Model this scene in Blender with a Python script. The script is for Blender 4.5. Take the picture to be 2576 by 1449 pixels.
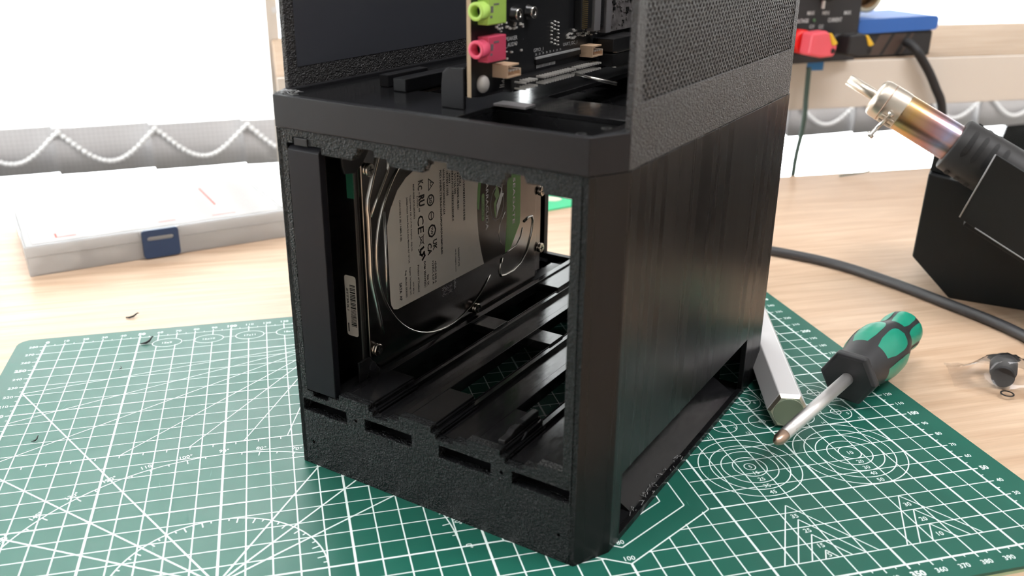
import bpy, bmesh, math, random
from mathutils import Matrix, Vector, Euler
random.seed(7)
for o in list(bpy.data.objects): bpy.data.objects.remove(o)
SC = bpy.context.scene
COL = SC.collection
MM = 0.001
R = math.radians

# ------------------------------------------------------------------ camera
cam = bpy.data.cameras.new('camera')
cam.sensor_fit = 'HORIZONTAL'; cam.sensor_width = 36.0
cam.lens = 2338.126 * 36.0 / 2576.0
camo = bpy.data.objects.new('camera', cam); COL.objects.link(camo)
RM = [[0.96846375, -0.24900564, 0.0086114], [-0.08430455, -0.35998, -0.92914], [0.23445833, 0.89910057, -0.36965857]]
M = Matrix(((RM[0][0], -RM[1][0], -RM[2][0], 0.1336347), (RM[0][1], -RM[1][1], -RM[2][1], -0.2396342),
            (RM[0][2], -RM[1][2], -RM[2][2], 0.2243397), (0, 0, 0, 1)))
camo.matrix_world = M
cam.clip_start = 0.02; cam.clip_end = 60
cam.dof.use_dof = True; cam.dof.focus_distance = 0.43; cam.dof.aperture_fstop = 12.0
SC.camera = camo

# ------------------------------------------------------------------ world, daylight, lamps
W = bpy.data.worlds.new('overcast_sky'); SC.world = W; W.use_nodes = True
bg = W.node_tree.nodes['Background']; bg.inputs[0].default_value = (0.97, 0.985, 1.0, 1); bg.inputs[1].default_value = 15.0
SC.view_settings.view_transform = 'Standard'; SC.view_settings.look = 'None'
SC.view_settings.gamma = 1.0; SC.view_settings.use_curve_mapping = False
SC.view_settings.exposure = 0.0

def area(name, loc, rot, sx, sy, power, col=(1, 1, 1), portal=False):
    l = bpy.data.lights.new(name, 'AREA'); l.shape = 'RECTANGLE'; l.size = sx; l.size_y = sy
    l.energy = power; l.color = col
    o = bpy.data.objects.new(name, l); COL.objects.link(o); o.location = loc; o.rotation_euler = rot
    if portal: l.cycles.is_portal = True
    return o
# light portal in the window opening (only guides the sampling of the sky)
area('window_portal', (-0.28, 1.19, 0.62), (R(-90), 0, 0), 1.84, 1.76, 1, portal=True)
area('window_portal.002', (1.31, 1.19, 0.085), (R(-90), 0, 0), 1.18, 0.69, 1, portal=True)
area('window_portal.001', (-1.78, 0.55, 0.4), (0, R(-90), 0), 1.0, 0.8, 1, portal=True)  # sampling guide for the added left window
# two unseen ceiling panel lamps, added as fill light
CEIL_Z = 1.85
area('fill_lamp_light', (-0.1, -0.1, CEIL_Z - 0.03), (0, 0, 0), 1.15, 0.3, 12, (0.97, 0.965, 1.0))
area('fill_lamp_light.001', (1.3, -0.45, CEIL_Z - 0.03), (0, 0, 0), 1.15, 0.3, 26, (0.97, 0.965, 1.0))

# ------------------------------------------------------------------ materials
def nmat(name):
    m = bpy.data.materials.new(name); m.use_nodes = True
    nt = m.node_tree; b = nt.nodes['Principled BSDF']
    return m, nt, b
def pm(name, col, rough=0.5, metal=0.0, spec=0.5, bump=0.0, bscale=800.0, bdist=0.0002, vary=0.0, vscale=60.0, stretch=None, rvar=0.0, coat=0.0, detail=2.0):
    m, nt, b = nmat(name)
    b.inputs['Roughness'].default_value = rough; b.inputs['Metallic'].default_value = metal
    b.inputs['Specular IOR Level'].default_value = spec
    b.inputs['Coat Weight'].default_value = coat
    tc = nt.nodes.new('ShaderNodeTexCoord'); mp = nt.nodes.new('ShaderNodeMapping')
    if stretch: mp.inputs['Scale'].default_value = stretch
    nt.links.new(tc.outputs['Object'], mp.inputs[0])
    n = nt.nodes.new('ShaderNodeTexNoise'); n.inputs['Scale'].default_value = vscale; n.inputs['Detail'].default_value = 4
    nt.links.new(mp.outputs[0], n.inputs[0])
    cr = nt.nodes.new('ShaderNodeValToRGB')
    k = vary
    cr.color_ramp.elements[0].position = 0.3; cr.color_ramp.elements[1].position = 0.7
    cr.color_ramp.elements[0].color = tuple(max(0, c * (1 - k)) for c in col) + (1,)
    cr.color_ramp.elements[1].color = tuple(min(1, c * (1 + k)) for c in col) + (1,)
    nt.links.new(n.outputs[0], cr.inputs[0]); nt.links.new(cr.outputs[0], b.inputs['Base Color'])
    if rvar:
        mr = nt.nodes.new('ShaderNodeMapRange'); mr.inputs[1].default_value = 0.3; mr.inputs[2].default_value = 0.7
        mr.inputs[3].default_value = max(0.02, rough - rvar); mr.inputs[4].default_value = min(1, rough + rvar)
        nt.links.new(n.outputs[0], mr.inputs[0]); nt.links.new(mr.outputs[0], b.inputs['Roughness'])
    if bump:
        n2 = nt.nodes.new('ShaderNodeTexNoise'); n2.inputs['Scale'].default_value = bscale; n2.inputs['Detail'].default_value = detail
        nt.links.new(mp.outputs[0], n2.inputs[0])
        bp = nt.nodes.new('ShaderNodeBump'); bp.inputs['Strength'].default_value = bump; bp.inputs['Distance'].default_value = bdist
        nt.links.new(n2.outputs[0], bp.inputs['Height']); nt.links.new(bp.outputs[0], b.inputs['Normal'])
    return m
def emat(name, col, st):
    m, nt, b = nmat(name); b.inputs['Base Color'].default_value = (*col, 1)
    b.inputs['Emission Color'].default_value = (*col, 1); b.inputs['Emission Strength'].default_value = st
    return m

def textured_black(name, col, scale, strength, rough, spec=0.5):
    m, nt, b = nmat(name); b.inputs['Base Color'].default_value = (*col, 1)
    b.inputs['Roughness'].default_value = rough; b.inputs['Specular IOR Level'].default_value = spec
    tc = nt.nodes.new('ShaderNodeTexCoord')
    v = nt.nodes.new('ShaderNodeTexNoise'); v.inputs['Scale'].default_value = scale; v.inputs['Detail'].default_value = 1.5
    v2 = nt.nodes.new('ShaderNodeTexNoise'); v2.inputs['Scale'].default_value = scale * 2.2; v2.inputs['Detail'].default_value = 1
    nt.links.new(tc.outputs['Object'], v.inputs[0]); nt.links.new(tc.outputs['Object'], v2.inputs[0])
    ad = nt.nodes.new('ShaderNodeMath'); ad.operation = 'ADD'
    nt.links.new(v.outputs[0], ad.inputs[0]); nt.links.new(v2.outputs[0], ad.inputs[1])
    bp = nt.nodes.new('ShaderNodeBump'); bp.inputs['Strength'].default_value = strength; bp.inputs['Distance'].default_value = 0.0011
    nt.links.new(ad.outputs[0], bp.inputs['Height']); nt.links.new(bp.outputs[0], b.inputs['Normal'])
    return m

def wood_mat(name='maple_laminate', rough=0.42, spec=0.5, k=1.0):
    m, nt, b = nmat(name); b.inputs['Roughness'].default_value = rough; b.inputs['Specular IOR Level'].default_value = spec
    tc = nt.nodes.new('ShaderNodeTexCoord'); mp = nt.nodes.new('ShaderNodeMapping'); mp.inputs['Scale'].default_value = (1.2, 16, 1)
    mp.inputs['Rotation'].default_value = (0, 0, R(3))
    nt.links.new(tc.outputs['Object'], mp.inputs[0])
    n = nt.nodes.new('ShaderNodeTexNoise'); n.inputs['Scale'].default_value = 9; n.inputs['Detail'].default_value = 6; n.inputs['Distortion'].default_value = 0.6
    nt.links.new(mp.outputs[0], n.inputs[0])
    cr = nt.nodes.new('ShaderNodeValToRGB'); e = cr.color_ramp.elements
    e[0].position = 0.32; e[0].color = (0.56 * k, 0.375 * k, 0.245 * k, 1); e[1].position = 0.7; e[1].color = (0.72 * k, 0.53 * k, 0.375 * k, 1)
    nt.links.new(n.outputs[0], cr.inputs[0])
    mp2 = nt.nodes.new('ShaderNodeMapping'); mp2.inputs['Scale'].default_value = (6, 160, 1); nt.links.new(tc.outputs['Object'], mp2.inputs[0])
    n2 = nt.nodes.new('ShaderNodeTexNoise'); n2.inputs['Scale'].default_value = 6; n2.inputs['Detail'].default_value = 3
    nt.links.new(mp2.outputs[0], n2.inputs[0])
    mx = nt.nodes.new('ShaderNodeMix'); mx.data_type = 'RGBA'; mx.blend_type = 'MULTIPLY'; mx.inputs[0].default_value = 0.22
    nt.links.new(cr.outputs[0], mx.inputs[6]); nt.links.new(n2.outputs[0], mx.inputs[7])
    nt.links.new(mx.outputs[2], b.inputs['Base Color'])
    return m

def fabric_translucent(name, col, trans, scale):
    m, nt, b = nmat(name); out = nt.nodes['Material Output']
    b.inputs['Base Color'].default_value = (*col, 1); b.inputs['Roughness'].default_value = 0.9
    t = nt.nodes.new('ShaderNodeBsdfTranslucent')
    tc = nt.nodes.new('ShaderNodeTexCoord'); mp = nt.nodes.new('ShaderNodeMapping'); nt.links.new(tc.outputs['Object'], mp.inputs[0])
    w = nt.nodes.new('ShaderNodeTexWave'); w.inputs['Scale'].default_value = scale; w.bands_direction = 'X'; w.inputs['Distortion'].default_value = 1.0; w.inputs['Detail'].default_value = 1
    nt.links.new(mp.outputs[0], w.inputs[0])
    w2 = nt.nodes.new('ShaderNodeTexWave'); w2.inputs['Scale'].default_value = scale; w2.bands_direction = 'Z'
    nt.links.new(mp.outputs[0], w2.inputs[0])
    mu = nt.nodes.new('ShaderNodeMath'); mu.operation = 'ADD'; nt.links.new(w.outputs[0], mu.inputs[0]); nt.links.new(w2.outputs[0], mu.inputs[1])
    mr = nt.nodes.new('ShaderNodeMapRange'); mr.inputs[1].default_value = 0; mr.inputs[2].default_value = 2; mr.inputs[3].default_value = 0.86; mr.inputs[4].default_value = 1.0
    nt.links.new(mu.outputs[0], mr.inputs[0])
    vm = nt.nodes.new('ShaderNodeVectorMath'); vm.operation = 'SCALE'; vm.inputs[0].default_value = col
    nt.links.new(mr.outputs[0], vm.inputs['Scale']); nt.links.new(vm.outputs[0], t.inputs[0]); nt.links.new(vm.outputs[0], b.inputs['Base Color'])
    mx = nt.nodes.new('ShaderNodeMixShader'); mx.inputs[0].default_value = trans
    nt.links.new(b.outputs[0], mx.inputs[1]); nt.links.new(t.outputs[0], mx.inputs[2]); nt.links.new(mx.outputs[0], out.inputs[0])
    return m

def clear_mat(name, col, ior=1.45, haze=0.25, rough=0.12, milky=0.0):
    # thin clear plastic / glass: straight-through transmission + a little haze + a Fresnel gloss
    m, nt, b = nmat(name); out = nt.nodes['Material Output']
    tr = nt.nodes.new('ShaderNodeBsdfTransparent'); tr.inputs[0].default_value = (*col, 1)
    b.inputs['Base Color'].default_value = (*col, 1); b.inputs['Roughness'].default_value = 0.5
    gl = nt.nodes.new('ShaderNodeBsdfGlossy'); gl.inputs['Roughness'].default_value = rough
    m1 = nt.nodes.new('ShaderNodeMixShader'); m1.inputs[0].default_value = haze
    tl = nt.nodes.new('ShaderNodeBsdfTranslucent'); tl.inputs[0].default_value = (*col, 1)
    m0 = nt.nodes.new('ShaderNodeMixShader'); m0.inputs[0].default_value = milky
    nt.links.new(b.outputs[0], m0.inputs[1]); nt.links.new(tl.outputs[0], m0.inputs[2])
    nt.links.new(tr.outputs[0], m1.inputs[1]); nt.links.new(m0.outputs[0], m1.inputs[2])
    fr = nt.nodes.new('ShaderNodeFresnel'); fr.inputs[0].default_value = ior
    m2 = nt.nodes.new('ShaderNodeMixShader'); nt.links.new(fr.outputs[0], m2.inputs[0])
    nt.links.new(m1.outputs[0], m2.inputs[1]); nt.links.new(gl.outputs[0], m2.inputs[2]); nt.links.new(m2.outputs[0], out.inputs[0])
    return m

def pinhole_mat():
    m, nt, b = nmat('black_filter_mesh'); out = nt.nodes['Material Output']
    b.inputs['Base Color'].default_value = (0.03, 0.032, 0.04, 1); b.inputs['Roughness'].default_value = 0.6
    tc = nt.nodes.new('ShaderNodeTexCoord'); v = nt.nodes.new('ShaderNodeTexVoronoi'); v.inputs['Scale'].default_value = 330; v.inputs['Randomness'].default_value = 0.7
    nt.links.new(tc.outputs['Object'], v.inputs[0])
    ls = nt.nodes.new('ShaderNodeMath'); ls.operation = 'LESS_THAN'; ls.inputs[1].default_value = 0.045
    nt.links.new(v.outputs['Distance'], ls.inputs[0])
    t = nt.nodes.new('ShaderNodeBsdfTransparent'); mx = nt.nodes.new('ShaderNodeMixShader')
    nt.links.new(ls.outputs[0], mx.inputs[0]); nt.links.new(b.outputs[0], mx.inputs[1]); nt.links.new(t.outputs[0], mx.inputs[2]); nt.links.new(mx.outputs[0], out.inputs[0])
    return m

def tube_heat_mat():
    m, nt, b = nmat('heat_tinted_steel'); b.inputs['Metallic'].default_value = 1; b.inputs['Roughness'].default_value = 0.26
    tc = nt.nodes.new('ShaderNodeTexCoord'); sp = nt.nodes.new('ShaderNodeSeparateXYZ'); nt.links.new(tc.outputs['Object'], sp.inputs[0])
    mr = nt.nodes.new('ShaderNodeMapRange'); mr.inputs[1].default_value = 0.030; mr.inputs[2].default_value = 0.078
    nt.links.new(sp.outputs['X'], mr.inputs[0])
    n = nt.nodes.new('ShaderNodeTexNoise'); n.inputs['Scale'].default_value = 60; nt.links.new(tc.outputs['Object'], n.inputs[0])
    ma = nt.nodes.new('ShaderNodeMath'); ma.operation = 'MULTIPLY_ADD'; ma.inputs[1].default_value = 0.2; nt.links.new(n.outputs[0], ma.inputs[0]); nt.links.new(mr.outputs[0], ma.inputs[2])
    cr = nt.nodes.new('ShaderNodeValToRGB'); e = cr.color_ramp.elements
    e[0].position = 0.05; e[0].color = (0.62, 0.47, 0.34, 1); e[1].position = 1.0; e[1].color = (0.42, 0.25, 0.2, 1)
    for p_, c_ in ((0.4, (0.6, 0.36, 0.14)), (0.68, (0.45, 0.24, 0.24)), (0.85, (0.4, 0.37, 0.52))):
        k = e.new(p_); k.color = (*c_, 1)
    nt.links.new(ma.outputs[0], cr.inputs[0]); nt.links.new(cr.outputs[0], b.inputs['Base Color'])
    return m

MT = dict(
    wood=wood_mat(),
    benchwood=wood_mat('matt_maple_board', 0.75, 0.12, 0.62),
    mat_green=pm('mat_green_vinyl', (0.008, 0.105, 0.072), 0.42, spec=0.5, bump=0.05, bscale=1500, bdist=0.0001, vary=0.06, vscale=25, rvar=0.05),
    mat_core=pm('mat_pale_core', (0.45, 0.6, 0.38), 0.6),
    mat_print=pm('mat_white_print', (0.78, 0.88, 0.85), 0.5, vary=0.05),
    frame=textured_black('textured_black_plastic', (0.008, 0.009, 0.010), 720, 1.0, 0.2, 0.24),
    panel=textured_black('textured_black_panel', (0.026, 0.025, 0.026), 800, 1.0, 0.34, 0.45),
    satin=pm('satin_black_plastic', (0.011, 0.011, 0.013), 0.46, spec=0.24, bump=0.12, bscale=2500, bdist=0.0001, vary=0.1),
    sledp=pm('fine_black_plastic', (0.008, 0.008, 0.011), 0.42, spec=0.16, bump=0.06, bscale=2500, bdist=0.0001),
    layer=pm('layered_black_plastic', (0.007, 0.007, 0.0075), 0.28, spec=0.24, bump=0.06, bscale=30, bdist=0.0001, stretch=(22, 22, 0.35), rvar=0.05, vscale=5, vary=0.12, detail=2),
    inner=pm('inner_black_plastic', (0.011, 0.011, 0.012), 0.33, bump=0.1, bscale=700, bdist=0.0001, rvar=0.1, vscale=90),
    gloss=pm('glossy_black_plastic', (0.012, 0.012, 0.013), 0.16, bump=0.06, bscale=220, bdist=0.0001, rvar=0.06, vscale=150, stretch=(3, 1, 1)),
    filt=pinhole_mat(),
    hdd=pm('dark_aluminium', (0.3, 0.28, 0.275), 0.2, metal=1, bump=0.02, bscale=900, rvar=0.03),
    hdd_cast=pm('cast_aluminium', (0.12, 0.12, 0.125), 0.35, metal=1),
    ridge=pm('bright_steel', (0.62, 0.6, 0.57), 0.22, metal=1),
    label=pm('grey_label_paper', (0.78, 0.735, 0.67), 0.22, spec=1.0, vary=0.03),
    ink=pm('black_ink', (0.008, 0.008, 0.008), 0.55),
    blackband=pm('black_label', (0.016, 0.011, 0.011), 0.22),
    green=pm('green_label', (0.09, 0.32, 0.05), 0.35),
    palegreen=pm('pale_green_label', (0.2, 0.38, 0.13), 0.4),
    whiteink=pm('white_ink', (0.88, 0.88, 0.86), 0.5),
    chrome=pm('nickel_screw', (0.62, 0.55, 0.48), 0.2, metal=1),
    pcb=pm('black_circuit_board', (0.010, 0.0105, 0.012), 0.38, bump=0.1, bscale=400, bdist=0.0001, vary=0.2, vscale=120),
    pcbedge=pm('tan_laminate_edge', (0.42, 0.31, 0.2), 0.6),
    lime=pm('lime_plastic', (0.40, 0.62, 0.12), 0.42, spec=0.4),
    pink=pm('pink_plastic', (0.72, 0.085, 0.16), 0.42, spec=0.4),
    dark=pm('matte_black', (0.006, 0.006, 0.006), 0.7),
    cream=pm('cream_plastic', (0.72, 0.5, 0.33), 0.45),
    nub=pm('white_nylon', (0.6, 0.56, 0.52), 0.45),
    pin=pm('tin_pins', (0.8, 0.77, 0.73), 0.35, metal=0.3),
    gold=pm('gold_contacts', (0.45, 0.33, 0.14), 0.35, metal=1),
    silk=pm('silkscreen_grey', (0.62, 0.62, 0.62), 0.6),
    bargrey=pm('grey_slot_plastic', (0.19, 0.18, 0.185), 0.4),
    card=pm('silvery_card', (0.26, 0.24, 0.235), 0.4, metal=0.5, bump=0.5, bscale=300, bdist=0.0003, vary=0.35, vscale=350),
    greenpcb=pm('green_circuit_board', (0.02, 0.12, 0.075), 0.4),
    clear=clear_mat('clear_box_plastic', (0.97, 0.965, 0.96), 1.3, 0.55, 0.15, 0.65),
    film=clear_mat('clear_bag_film', (0.97, 0.96, 0.95), 1.3, 0.03, 0.1),
    glass=clear_mat('window_glass', (0.97, 0.985, 0.98), 1.45, 0.0, 0.0),
    blue=pm('navy_plastic', (0.022, 0.05, 0.12), 0.42),
    paper=fabric_translucent('thin_white_card', (0.95, 0.94, 0.93), 0.65, 10),
    redink=pm('red_ink', (0.6, 0.08, 0.06), 0.6),
    bead=pm('milky_nylon', (0.85, 0.82, 0.77), 0.45),
    rubber=pm('black_rubber', (0.014, 0.014, 0.015), 0.55, bump=0.05, bscale=900),
    handle=pm('black_soft_grip', (0.02, 0.02, 0.022), 0.48, bump=0.06, bscale=1800, bdist=0.0001),
    teal=pm('teal_plastic', (0.008, 0.26, 0.165), 0.34, vary=0.05),
    shaft=pm('satin_steel', (0.78, 0.76, 0.75), 0.45, metal=1, bump=0.03, bscale=600),
    tip=pm('brown_steel', (0.48, 0.34, 0.26), 0.35, metal=1),
    alu=pm('anodised_aluminium', (0.74, 0.73, 0.73), 0.4, metal=0.3, bump=0.03, bscale=1200),
    champagne=pm('champagne_metal', (0.68, 0.6, 0.48), 0.4, metal=1),
    capend=pm('sage_plastic_cap', (0.25, 0.29, 0.2), 0.55),
    gunsleeve=pm('dark_grey_plastic', (0.022, 0.021, 0.021), 0.5, spec=0.35, bump=0.06, bscale=1200),
    steel=pm('warm_steel', (0.62, 0.55, 0.47), 0.34, metal=1),
    heat=tube_heat_mat(),
    station=pm('black_painted_steel', (0.009, 0.0105, 0.011), 0.5, spec=0.3, bump=0.05, bscale=1500),
    edge=pm('grey_highlight_and_string', (0.28, 0.28, 0.28), 0.45),  # pale tone of painted edge highlights and of the plastic strings
    cable=pm('black_cable_sheath', (0.035, 0.034, 0.036), 0.45),
    greencable=pm('dark_green_cable', (0.05, 0.085, 0.07), 0.5),
    beige=pm('beige_painted_steel', (0.7, 0.63, 0.55), 0.5, bump=0.04, bscale=1500),
    psu=pm('black_instrument_panel', (0.013, 0.013, 0.015), 0.45),
    red=pm('red_plastic', (0.75, 0.012, 0.01), 0.35),
    rose=pm('rose_plug_plastic', (0.8, 0.10, 0.13), 0.38),
    yellow=pm('yellow_plastic', (0.75, 0.45, 0.02), 0.4),
    bluetop=pm('blue_rubber', (0.028, 0.13, 0.45), 0.5),
    brown=pm('dark_brown_plastic', (0.07, 0.045, 0.035), 0.45),
    tape=pm('cream_tape', (0.78, 0.68, 0.42), 0.5),
    kraft=pm('brown_cardboard', (0.33, 0.2, 0.09), 0.8, vary=0.3, vscale=120),
    bluetape=pm('blue_masking_tape', (0.03, 0.2, 0.5), 0.6),
    wall=pm('white_wall_paint', (0.74, 0.73, 0.71), 0.8, bump=0.05, bscale=300),
    ceil=pm('white_ceiling_paint', (0.8, 0.8, 0.78), 0.9),
    carpet=pm('grey_carpet', (0.16, 0.16, 0.165), 0.95, bump=0.5, bscale=500, bdist=0.002, vary=0.2),
    upvc=pm('white_upvc', (0.8, 0.8, 0.8), 0.35),
    slat=fabric_translucent('blind_fabric', (0.93, 0.93, 0.93), 0.72, 70),
    hem=fabric_translucent('blind_hem_fabric', (0.62, 0.605, 0.605), 0.13, 55),
    chain=pm('white_bead_plastic', (0.92, 0.92, 0.92), 0.4),
    ovalgreen=pm('bright_green_card', (0.03, 0.55, 0.24), 0.45),
    ovalpale=pm('pale_spot_print', (0.75, 0.68, 0.58), 0.5),
    lampglow=emat('fill_lamp_diffuser', (1, 0.97, 0.92), 3.0),  # glow of the added fill lamps
    led=pm('dim_green_led', (0.08, 0.2, 0.08), 0.3),
)

# ------------------------------------------------------------------ mesh helpers (millimetres in, metres out)
class MB:
    def __init__(s): s.v = []; s.f = []; s.sm = []
    def add(s, vs, fs, smooth=False, tf=None):
        b = len(s.v)
        s.v += [tf(p) if tf else tuple(p) for p in vs]
        s.f += [tuple(i + b for i in f) for f in fs]; s.sm += [smooth] * len(fs)
        return s
    def box(s, a, b, tf=None):
        x0, y0, z0 = a; x1, y1, z1 = b
        vs = [(x0, y0, z0), (x1, y0, z0), (x1, y1, z0), (x0, y1, z0), (x0, y0, z1), (x1, y0, z1), (x1, y1, z1), (x0, y1, z1)]
        return s.add(vs, [(0, 3, 2, 1), (4, 5, 6, 7), (0, 1, 5, 4), (1, 2, 6, 5), (2, 3, 7, 6), (3, 0, 4, 7)], tf=tf)
    def prism(s, poly, lo, hi, mp, smooth=False):
        # convex-or-simple polygon in 2D swept from lo to hi; mp(a,b,h)->xyz
        n = len(poly); vs = [mp(a, b, lo) for a, b in poly] + [mp(a, b, hi) for a, b in poly]
        fs = [(i, (i + 1) % n, n + (i + 1) % n, n + i) for i in range(n)]
        b = len(s.v); s.add(vs, fs, smooth); s.f += [tuple(b + i for i in range(n))[::-1], tuple(b + n + i for i in range(n))]; s.sm += [False, False]
        return s
    def tube(s, path, r, n=10, smooth=True, cap=True):
        P = [Vector(p) for p in path]; m = len(P); rr = r if isinstance(r, (list, tuple)) else [r] * m
        b = len(s.v); up = None
        for i in range(m):
            d = (P[min(i + 1, m - 1)] - P[max(i - 1, 0)]).normalized()
            if up is None:
                up = d.orthogonal().normalized()
            else:
                up = (up - d * up.dot(d)).normalized()
            w = d.cross(up)
            for k in range(n):
                a = 2 * math.pi * k / n
                s.v.append(tuple(P[i] + (up * math.cos(a) + w * math.sin(a)) * rr[i]))
        for i in range(m - 1):
            for k in range(n):
                s.f.append((b + i * n + k, b + i * n + (k + 1) % n, b + (i + 1) * n + (k + 1) % n, b + (i + 1) * n + k)); s.sm.append(smooth)
        if cap:
            s.f += [tuple(b + k for k in range(n))[::-1], tuple(b + (m - 1) * n + k for k in range(n))]; s.sm += [False, False]
        return s
    def lathe(s, prof, o, d, n=24, smooth=True, ref=None, cap=True):
        # prof: [(dist along axis, radius)]
        o = Vector(o); d = Vector(d).normalized(); u = Vector(ref).normalized() if ref else d.orthogonal().normalized()
        u = (u - d * u.dot(d)).normalized(); w = d.cross(u); b = len(s.v)
        for t, r in prof:
            for k in range(n):
                a = 2 * math.pi * k / n; s.v.append(tuple(o + d * t + (u * math.cos(a) + w * math.sin(a)) * r))
        for i in range(len(prof) - 1):
            for k in range(n):
                s.f.append((b + i * n + k, b + i * n + (k + 1) % n, b + (i + 1) * n + (k + 1) % n, b + (i + 1) * n + k)); s.sm.append(smooth)
        if cap:
            e = len(prof) - 1
            s.f += [tuple(b + k for k in range(n))[::-1], tuple(b + e * n + k for k in range(n))]; s.sm += [False, False]
        return s
    def sphere(s, c, r, n=8, m=6, sc=(1, 1, 1)):
        b = len(s.v); c = Vector(c)
        vs = [(0, 0, -1)]; 
        for i in range(1, m):
            t = -math.pi / 2 + math.pi * i / m
            for k in range(n):
                a = 2 * math.pi * k / n; vs.append((math.cos(t) * math.cos(a), math.cos(t) * math.sin(a), math.sin(t)))
        vs.append((0, 0, 1))
        fs = [(0, 1 + (k + 1) % n, 1 + k) for k in range(n)]
        for i in range(m - 2):
            for k in range(n):
                fs.append((1 + i * n + k, 1 + i * n + (k + 1) % n, 1 + (i + 1) * n + (k + 1) % n, 1 + (i + 1) * n + k))
        e = len(vs) - 1
        fs += [(e, e - n + k, e - n + (k + 1) % n) for k in range(n)]
        return s.add([(c.x + x * r * sc[0], c.y + y * r * sc[1], c.z + z * r * sc[2]) for x, y, z in vs], fs, True)
    def build(s, name, mat, parent=None, bevel=0.0, seg=2, weld=False):
        me = bpy.data.meshes.new(name)
        me.from_pydata([(x * MM, y * MM, z * MM) for x, y, z in s.v], [], s.f)
        me.polygons.foreach_set('use_smooth', s.sm)
        me.materials.append(mat); 
        if weld:
            bm = bmesh.new(); bm.from_mesh(me); bmesh.ops.remove_doubles(bm, verts=bm.verts, dist=1e-6); bm.to_mesh(me); bm.free()
        me.update()
        o = bpy.data.objects.new(name, me); COL.objects.link(o)
        if parent: o.parent = parent
        if bevel:
            md = o.modifiers.new('edge_bevel', 'BEVEL'); md.width = bevel * MM; md.segments = seg; md.limit_method = 'ANGLE'; md.angle_limit = R(40)
        return o

def curve_to_mesh(cu):
    ob = bpy.data.objects.new('tmp', cu); COL.objects.link(ob)
    dg = bpy.context.evaluated_depsgraph_get(); dg.update()
    me = bpy.data.meshes.new_from_object(ob.evaluated_get(dg))
    vs = [tuple(v.co) for v in me.vertices]; fs = [tuple(p.vertices) for p in me.polygons]
    bpy.data.objects.remove(ob); bpy.data.curves.remove(cu); bpy.data.meshes.remove(me)
    return vs, fs
def shape(loops, depth):
    # 2D polygon with holes, extruded symmetrically about 0 -> verts (x, y, h)
    cu = bpy.data.curves.new('tmp', 'CURVE'); cu.dimensions = '2D'; cu.fill_mode = 'BOTH'; cu.extrude = depth / 2
    for lp in loops:
        sp = cu.splines.new('POLY'); sp.points.add(len(lp) - 1)
        for i, (x, y) in enumerate(lp): sp.points[i].co = (x, y, 0, 1)
        sp.use_cyclic_u = True
    return curve_to_mesh(cu)
_tc = {}
def text_geo(t, bold=0.0):
    k = (t, bold)
    if k not in _tc:
        cu = bpy.data.curves.new('tmp', 'FONT'); cu.body = t; cu.size = 1.0; cu.resolution_u = 2; cu.offset = bold
        vs, fs = curve_to_mesh(cu)
        xs = [p[0] for p in vs] or [0]; ys = [p[1] for p in vs] or [0]
        _tc[k] = (vs, fs, min(xs), max(xs), min(ys), max(ys))
    return _tc[k]
def put_text(mb, t, mp, cx, cy, h, w=None, bold=0.012, ang=0.0, align='c'):
    # cap height h, total width w (or natural); centred (or left/right aligned) on (cx,cy) of the plane map mp(a,b)
    vs, fs, x0, x1, y0, y1 = text_geo(t, bold)
    sy = h / 0.72; sx = (w / (x1 - x0)) if w else sy * 0.95
    ca, sa = math.cos(ang), math.sin(ang)
    ax = {'c': (x0 + x1) / 2, 'l': x0, 'r': x1}[align]
    out = []
    for x, y, _ in vs:
        a = (x - ax) * sx; b = (y - 0.36) * sy
        out.append(mp(cx + a * ca - b * sa, cy + a * sa + b * ca))
    mb.add(out, fs)

def tag(o, label, cat, group=None, kind=None):
    if label: o['label'] = label
    if cat: o['category'] = cat
    if group: o['group'] = group
    if kind: o['kind'] = kind
    return o
def thing(name, label, cat, loc=(0, 0, 0), rotz=0.0, group=None):
    o = bpy.data.objects.new(name, None); COL.objects.link(o); o.empty_display_size = 0.02
    o.location = [c * MM for c in loc]; o.rotation_euler = (0, 0, rotz)
    return tag(o, label, cat, group)
def struct(o): o['kind'] = 'structure'; return o
def rect(x0, y0, x1, y1): return [(x0, y0), (x1, y0), (x1, y1), (x0, y1)]
def circ(cx, cy, r, n=20, a0=0.0): return [(cx + r * math.cos(a0 + 2 * math.pi * i / n), cy + r * math.sin(a0 + 2 * math.pi * i / n)) for i in range(n)]
def rrect(x0, y0, x1, y1, r, n=4):
    out = []
    for cx, cy, a in ((x1 - r, y0 + r, -90), (x1 - r, y1 - r, 0), (x0 + r, y1 - r, 90), (x0 + r, y0 + r, 180)):
        out += [(cx + r * math.cos(R(a + 90 * i / n)), cy + r * math.sin(R(a + 90 * i / n))) for i in range(n + 1)]
    return out

# ------------------------------------------------------------------ room shell
DZ = -3.0            # desk top height (mat top is 0)
FZ = -735.0          # floor
struct(MB().box((-1700, -2200, FZ - 60), (2500, 1180, FZ)).build('floor', MT['carpet']))
struct(MB().box((-1700, -2200, 1850), (2500, 1180, 1920)).build('ceiling', MT['ceil']))
vs, fs = shape([rect(-2200, FZ, 1180, 1850), rect(150, -100, 950, 900)], 80)
struct(MB().add([(-1740 + h, y, z) for y, z, h in vs], fs).build('wall_left', MT['wall']))
win2 = bpy.data.objects.new('added_window_2', None); COL.objects.link(win2); win2.location = (-1.74, 0, 0); struct(win2)  # unseen left-wall window, added to light the case from the left
vs, fs = shape([rect(150, -100, 950, 900), rect(200, -50, 520, 850), rect(580, -50, 900, 850)], 60)
MB().add([(h, y, z) for y, z, h in vs], fs).build('window_frame', MT['upvc'], win2)
for a, b in ((200, 520), (580, 900)): MB().box((-3, a, -50), (3, b, 850)).build('pane', MT['glass'], win2)
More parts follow.
